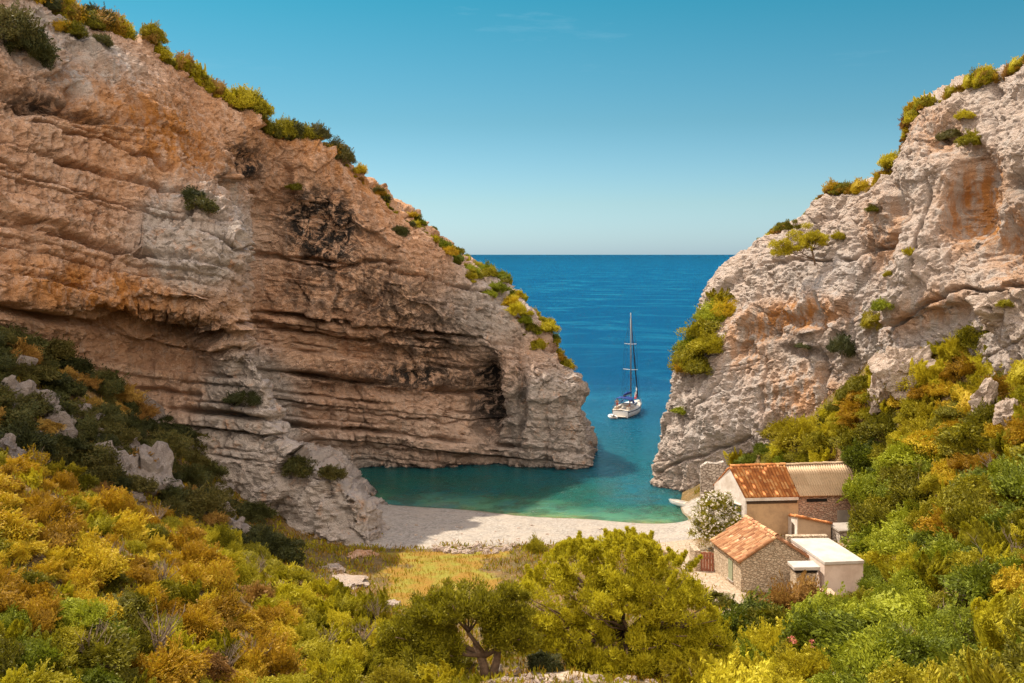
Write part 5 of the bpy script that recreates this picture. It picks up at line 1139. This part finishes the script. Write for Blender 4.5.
# single bushes with a place of their own
def spot(x, y, kd, r, label, hs=.95, var=0):
    g = ground_at(x, y); g.z -= .1 * r; return bush(kd, g, r, hs, label, None, g.y < 60, var)
for (x, y, kd, r, lb_, hs_, vr) in [(756, 640, 'oak', 2.0, 'rounded bright green bush in front of the stone cottage', .9, 0), (796, 625, 'dry', 1.9, 'brownish bush in front of the white hut and tank', 1.1, 1), (775, 645, 'mastic', 1.6, 'olive bush between the green and the brown bush by the hut', .9, 0), (748, 668, 'oak', 1.2, 'small bright green bush at the foot of the rounded one', .8, 2),
        (536, 552, 'mastic', .75, 'lone green bush where the beach meets the grass', 1.2, 2), (722, 640, 'juniper', 1.3, 'yellow juniper at the right foot of the big pine', .9, 0), (700, 655, 'mastic', 1.1, 'olive bush under the right side of the big pine', .8, 1), (400, 640, 'juniper', 1.3, 'yellow juniper left of the spreading pine', .9, 1), (372, 612, 'juniper', 1.2, 'pointed juniper at the grass edge', 1.0, 0),
        (425, 655, 'mastic', 1.1, 'olive bush below the spreading pine', .8, 0), (455, 665, 'mastic', .9, 'small olive bush by the forked trunk', .8, 2), (335, 600, 'juniper', 1.2, 'yellow juniper below the flat grey slab', .9, 0), (545, 668, 'dark', .9, 'dark low bush under the big pine', .7, 0), (590, 668, 'mastic', 1.0, 'olive bush under the middle of the big pine', .8, 1), (640, 672, 'juniper', 1.0, 'yellow bush at the foot of the big pine', .8, 2), (670, 668, 'juniper', 1.1, 'yellow juniper under the right edge of the big pine', .8, 1),
        (720, 605, 'mastic', .9, 'small olive bush on the path below the stone cottage', .8, 0), (870, 535, 'oak', 1.5, 'bright green bush touching the cistern', 1.0, 0), (880, 500, 'oak', 2.0, 'tall bright green bush behind the corrugated roof end', 1.1, 1), (868, 580, 'broom', 1.4, 'yellow bush at the corner of the white hut', .9, 2), (835, 612, 'mastic', 1.2, 'olive bush in front of the white hut', .8, 0)]:
    spot(x, y, kd, r, lb_, hs_, vr)

M_TWIG = simple('bleached_twig', (0.20, 0.145, 0.10), 0.9, 0.3, 6)
dz_ = []
for j in range(3):
    rg_t = random.Random(300 + j); mb = MB()
    for k in range(16):
        a = rg_t.uniform(0, 6.28); r = rg_t.uniform(.3, .8); h_ = rg_t.uniform(.6, 1.25); q0 = (math.cos(a) * r * .35, math.sin(a) * r * .35, h_ * .5); q1 = (math.cos(a + .3) * r, math.sin(a + .3) * r, h_)
        mb.tube([(0, 0, -.2), q0, q1], [.03, .02, .006], 4)
        for _ in range(3):
            t = rg_t.uniform(.2, .9); c0 = [q0[i] + (q1[i] - q0[i]) * t for i in range(3)]; mb.tube([c0, [c0[0] + rg_t.uniform(-.25, .25), c0[1] + rg_t.uniform(-.25, .25), c0[2] + rg_t.uniform(.1, .35)]], [.010, .004], 3)
    o = mb.build('dead_bush', M_TWIG); dz_.append(o.data); bpy.data.objects.remove(o)
rgd = random.Random(91)
for i in range(60):
    poly = POLY_L if i < 30 else POLY_R; x, y = rgd.uniform(0, 460) if i < 30 else rgd.uniform(735, 1024), rgd.uniform(430, 683)
    if not inside(poly, x, y) or (700 < x < 868 and 470 < y < 602): continue
    g = ground_at(x, y); o = bpy.data.objects.new('dead_bush', dz_[i % 3]); COL.objects.link(o); o.location = g; o.scale = [rgd.uniform(.8, 1.25)] * 3; o.rotation_euler = (0, 0, rgd.uniform(0, 6.28))
    tag(o, 'leafless grey bush poking out of the ' + ('golden scrub of the spur' if i < 30 else 'green slope beside the cottages'), 'bush', 'leafless bushes ' + ('spur' if i < 30 else 'slope'))

# undergrowth and grass: nobody could count the blades
def blades(name, label, n, wfun, L, W, matl, seed, up=1.2):
    rg = np.random.default_rng(seed); x = rg.uniform(-48, 46, n * 4); y = rg.uniform(16, 98, n * 4); z = gz(x, y); px, py = proj(np.stack([x, y, z], -1)); w = wfun(x, y, z, px, py)
    k = (rg.random(n * 4) < w) & (px > -260) & (px < 1280) & (py < 760); x, y, z = x[k][:n], y[k][:n], z[k][:n]; m = len(x)
    ax = unit(np.stack([rg.normal(size=m) * .5, rg.normal(size=m) * .5, np.full(m, up)], -1)); s = L * rg.uniform(.5, 1.4, m)
    c = np.stack([x, y, z + s * .35], -1); v, f = leaf_quads(rg, c, ax, L, W); o = mesh_np(name, v, f, matl); return tag(o, label, 'undergrowth', kind='stuff')
def zmask(a, x, y):
    ix = np.clip(((x - GX[0]) / (GX[1] - GX[0])).astype(int), 0, len(GX) - 1); iy = np.clip(((y - GY[0]) / (GY[1] - GY[0])).astype(int), 0, len(GY) - 1); return a[iy, ix]
def pat(x, y, s, seed): return noise(np.stack([x / s, y / s, x * 0], -1), seed)
open_ = lambda x, y: (1 - zmask(beachm, x, y)) * (1 - zmask(pathm, x, y)) * (1 - zmask(grassm, x, y))
blades('undergrowth', 'low olive scrub filling the gaps between the bushes', 60000, lambda x, y, z, px, py: open_(x, y) * (pat(x, y, 2.0, 3) > -.15) * (z > .8), .32, .10, M_MASTIC, 31)
blades('dry_undergrowth', 'rusty dry grass between the bushes of the slopes', 60000, lambda x, y, z, px, py: open_(x, y) * (pat(x, y, 2.3, 6) > -.1) * (z > .8), .36, .055, M_HEATH, 32)
blades('meadow_grass', 'orange and yellow dry grass patch behind the beach', 45000, lambda x, y, z, px, py: zmask(grassm, x, y) * (.25 + .75 * (pat(x, y, 1.6, 9) > -.05)), .24, .05, M_GRASS, 33, 1.6)

# ------------------------------------------------------------------ loose rocks
def rock(loc, size, seed, matl, label, name='boulder', group=None, sub=4, rz=0):
    bm = bmesh.new(); bmesh.ops.create_icosphere(bm, subdivisions=sub, radius=1); co = np.array([v.co[:] for v in bm.verts])
    rg = np.random.default_rng(seed); d = np.ones(len(co))
    for _ in range(14):
        n = unit(rg.normal(size=3)); lim = rg.uniform(.55, .9); t = co @ n; d = np.minimum(d, np.where(t > 1e-3, lim / np.maximum(t, 1e-3), 9))
    co = co * d[:, None] * (1 + .24 * fbm(co * 1.6 + seed, 3, seed) + .10 * ridged(co * 3.5 + seed, 3, seed + 3) + .30 * facets(co * 1.6 + seed, seed + 4))[:, None] * np.array(size)
    for v, c in zip(bm.verts, co): v.co = c
    me = bpy.data.meshes.new(name); bm.to_mesh(me); bm.free(); me.materials.append(matl); o = bpy.data.objects.new(name, me); COL.objects.link(o); o.location = loc; o.rotation_euler = (0, 0, rz)
    return tag(o, label, 'rock', group)
def rk(x, y, size, seed, label, matl=M_ROCKR, grp=None, name='boulder', sink=.25):
    g = ground_at(x, y); 
    if g: g.z += size[2] * (.5 - 2 * sink) * .6; return rock(g, size, seed, matl, label, name, grp, 4, seed * .7)
rk(345, 583, (1.7, 1.5, .35), 3, 'flat grey rock slab at the edge of the dry grass'); rk(335, 570, (1.0, .8, .4), 4, 'small grey slab above the flat one'); rk(392, 608, (.8, .6, .4), 5, 'pale boulder at the near edge of the grass')
rk(360, 556, (1.4, .9, .45), 6, 'shaded rock below the overhanging buttress', M_ROCKL)
RS = random.Random(3)
for i in range(26): rk(436 + i * 3.0 + RS.uniform(-3, 3), 551 + RS.uniform(-3.5, 3), (RS.uniform(.25, .65), RS.uniform(.2, .4), RS.uniform(.18, .35)), 20 + i, 'grey brown stone in the bank where the beach ends', M_ROCKR, 'stones of the bank above the beach')
for i in range(30): rk(RS.uniform(490, 690), RS.uniform(672, 690), (RS.uniform(.12, .45), RS.uniform(.1, .35), RS.uniform(.08, .28)), 60 + i, 'pale stone on the bare ground under the pines', M_ROCKR, 'pale stones under the pines')
for i, (x, y, q) in enumerate([(815, 678, .5), (835, 682, .45), (798, 682, .4), (760, 676, .35)]): rk(x, y, (q * 1.3, q, q * .8), 95 + i, ['white rock below the pink oleander', 'second white rock right of the pink oleander', 'small white rock under the pink blossom', 'small white rock left of the pink oleander'][i])
rk(497, 676, (.32, .28, .5), 101, 'upright pale stone beside the forked pine trunk')
for i in range(36): rk(RS.uniform(395, 650), RS.uniform(523, 548), (RS.uniform(.08, .25), RS.uniform(.08, .2), RS.uniform(.05, .12)), 120 + i, 'pale cobble lying on the pebble beach', M_ROCKR, 'cobbles on the beach')
for i, (x, y, Y, sz) in enumerate([(905, 372, 77, (2.6, 2.0, 2.6)), (885, 392, 79, (1.6, 1.6, 2.2)), (1005, 312, 70, (2.8, 1.5, 1.6)), (985, 400, 66, (.9, .9, 1.2)), (1010, 415, 62, (.8, .8, .9))]):
    rock(P(x, y, Y), sz, 150 + i, M_ROCKR, ['big sunlit white crag below the pale cliff', 'smaller white crag leaning on the big sunlit one', 'white crag at the right frame edge under the cliff', 'grey rock among the bushes of the high slope', 'small grey rock lower on the high slope'][i], 'rock_outcrop', None, 5)
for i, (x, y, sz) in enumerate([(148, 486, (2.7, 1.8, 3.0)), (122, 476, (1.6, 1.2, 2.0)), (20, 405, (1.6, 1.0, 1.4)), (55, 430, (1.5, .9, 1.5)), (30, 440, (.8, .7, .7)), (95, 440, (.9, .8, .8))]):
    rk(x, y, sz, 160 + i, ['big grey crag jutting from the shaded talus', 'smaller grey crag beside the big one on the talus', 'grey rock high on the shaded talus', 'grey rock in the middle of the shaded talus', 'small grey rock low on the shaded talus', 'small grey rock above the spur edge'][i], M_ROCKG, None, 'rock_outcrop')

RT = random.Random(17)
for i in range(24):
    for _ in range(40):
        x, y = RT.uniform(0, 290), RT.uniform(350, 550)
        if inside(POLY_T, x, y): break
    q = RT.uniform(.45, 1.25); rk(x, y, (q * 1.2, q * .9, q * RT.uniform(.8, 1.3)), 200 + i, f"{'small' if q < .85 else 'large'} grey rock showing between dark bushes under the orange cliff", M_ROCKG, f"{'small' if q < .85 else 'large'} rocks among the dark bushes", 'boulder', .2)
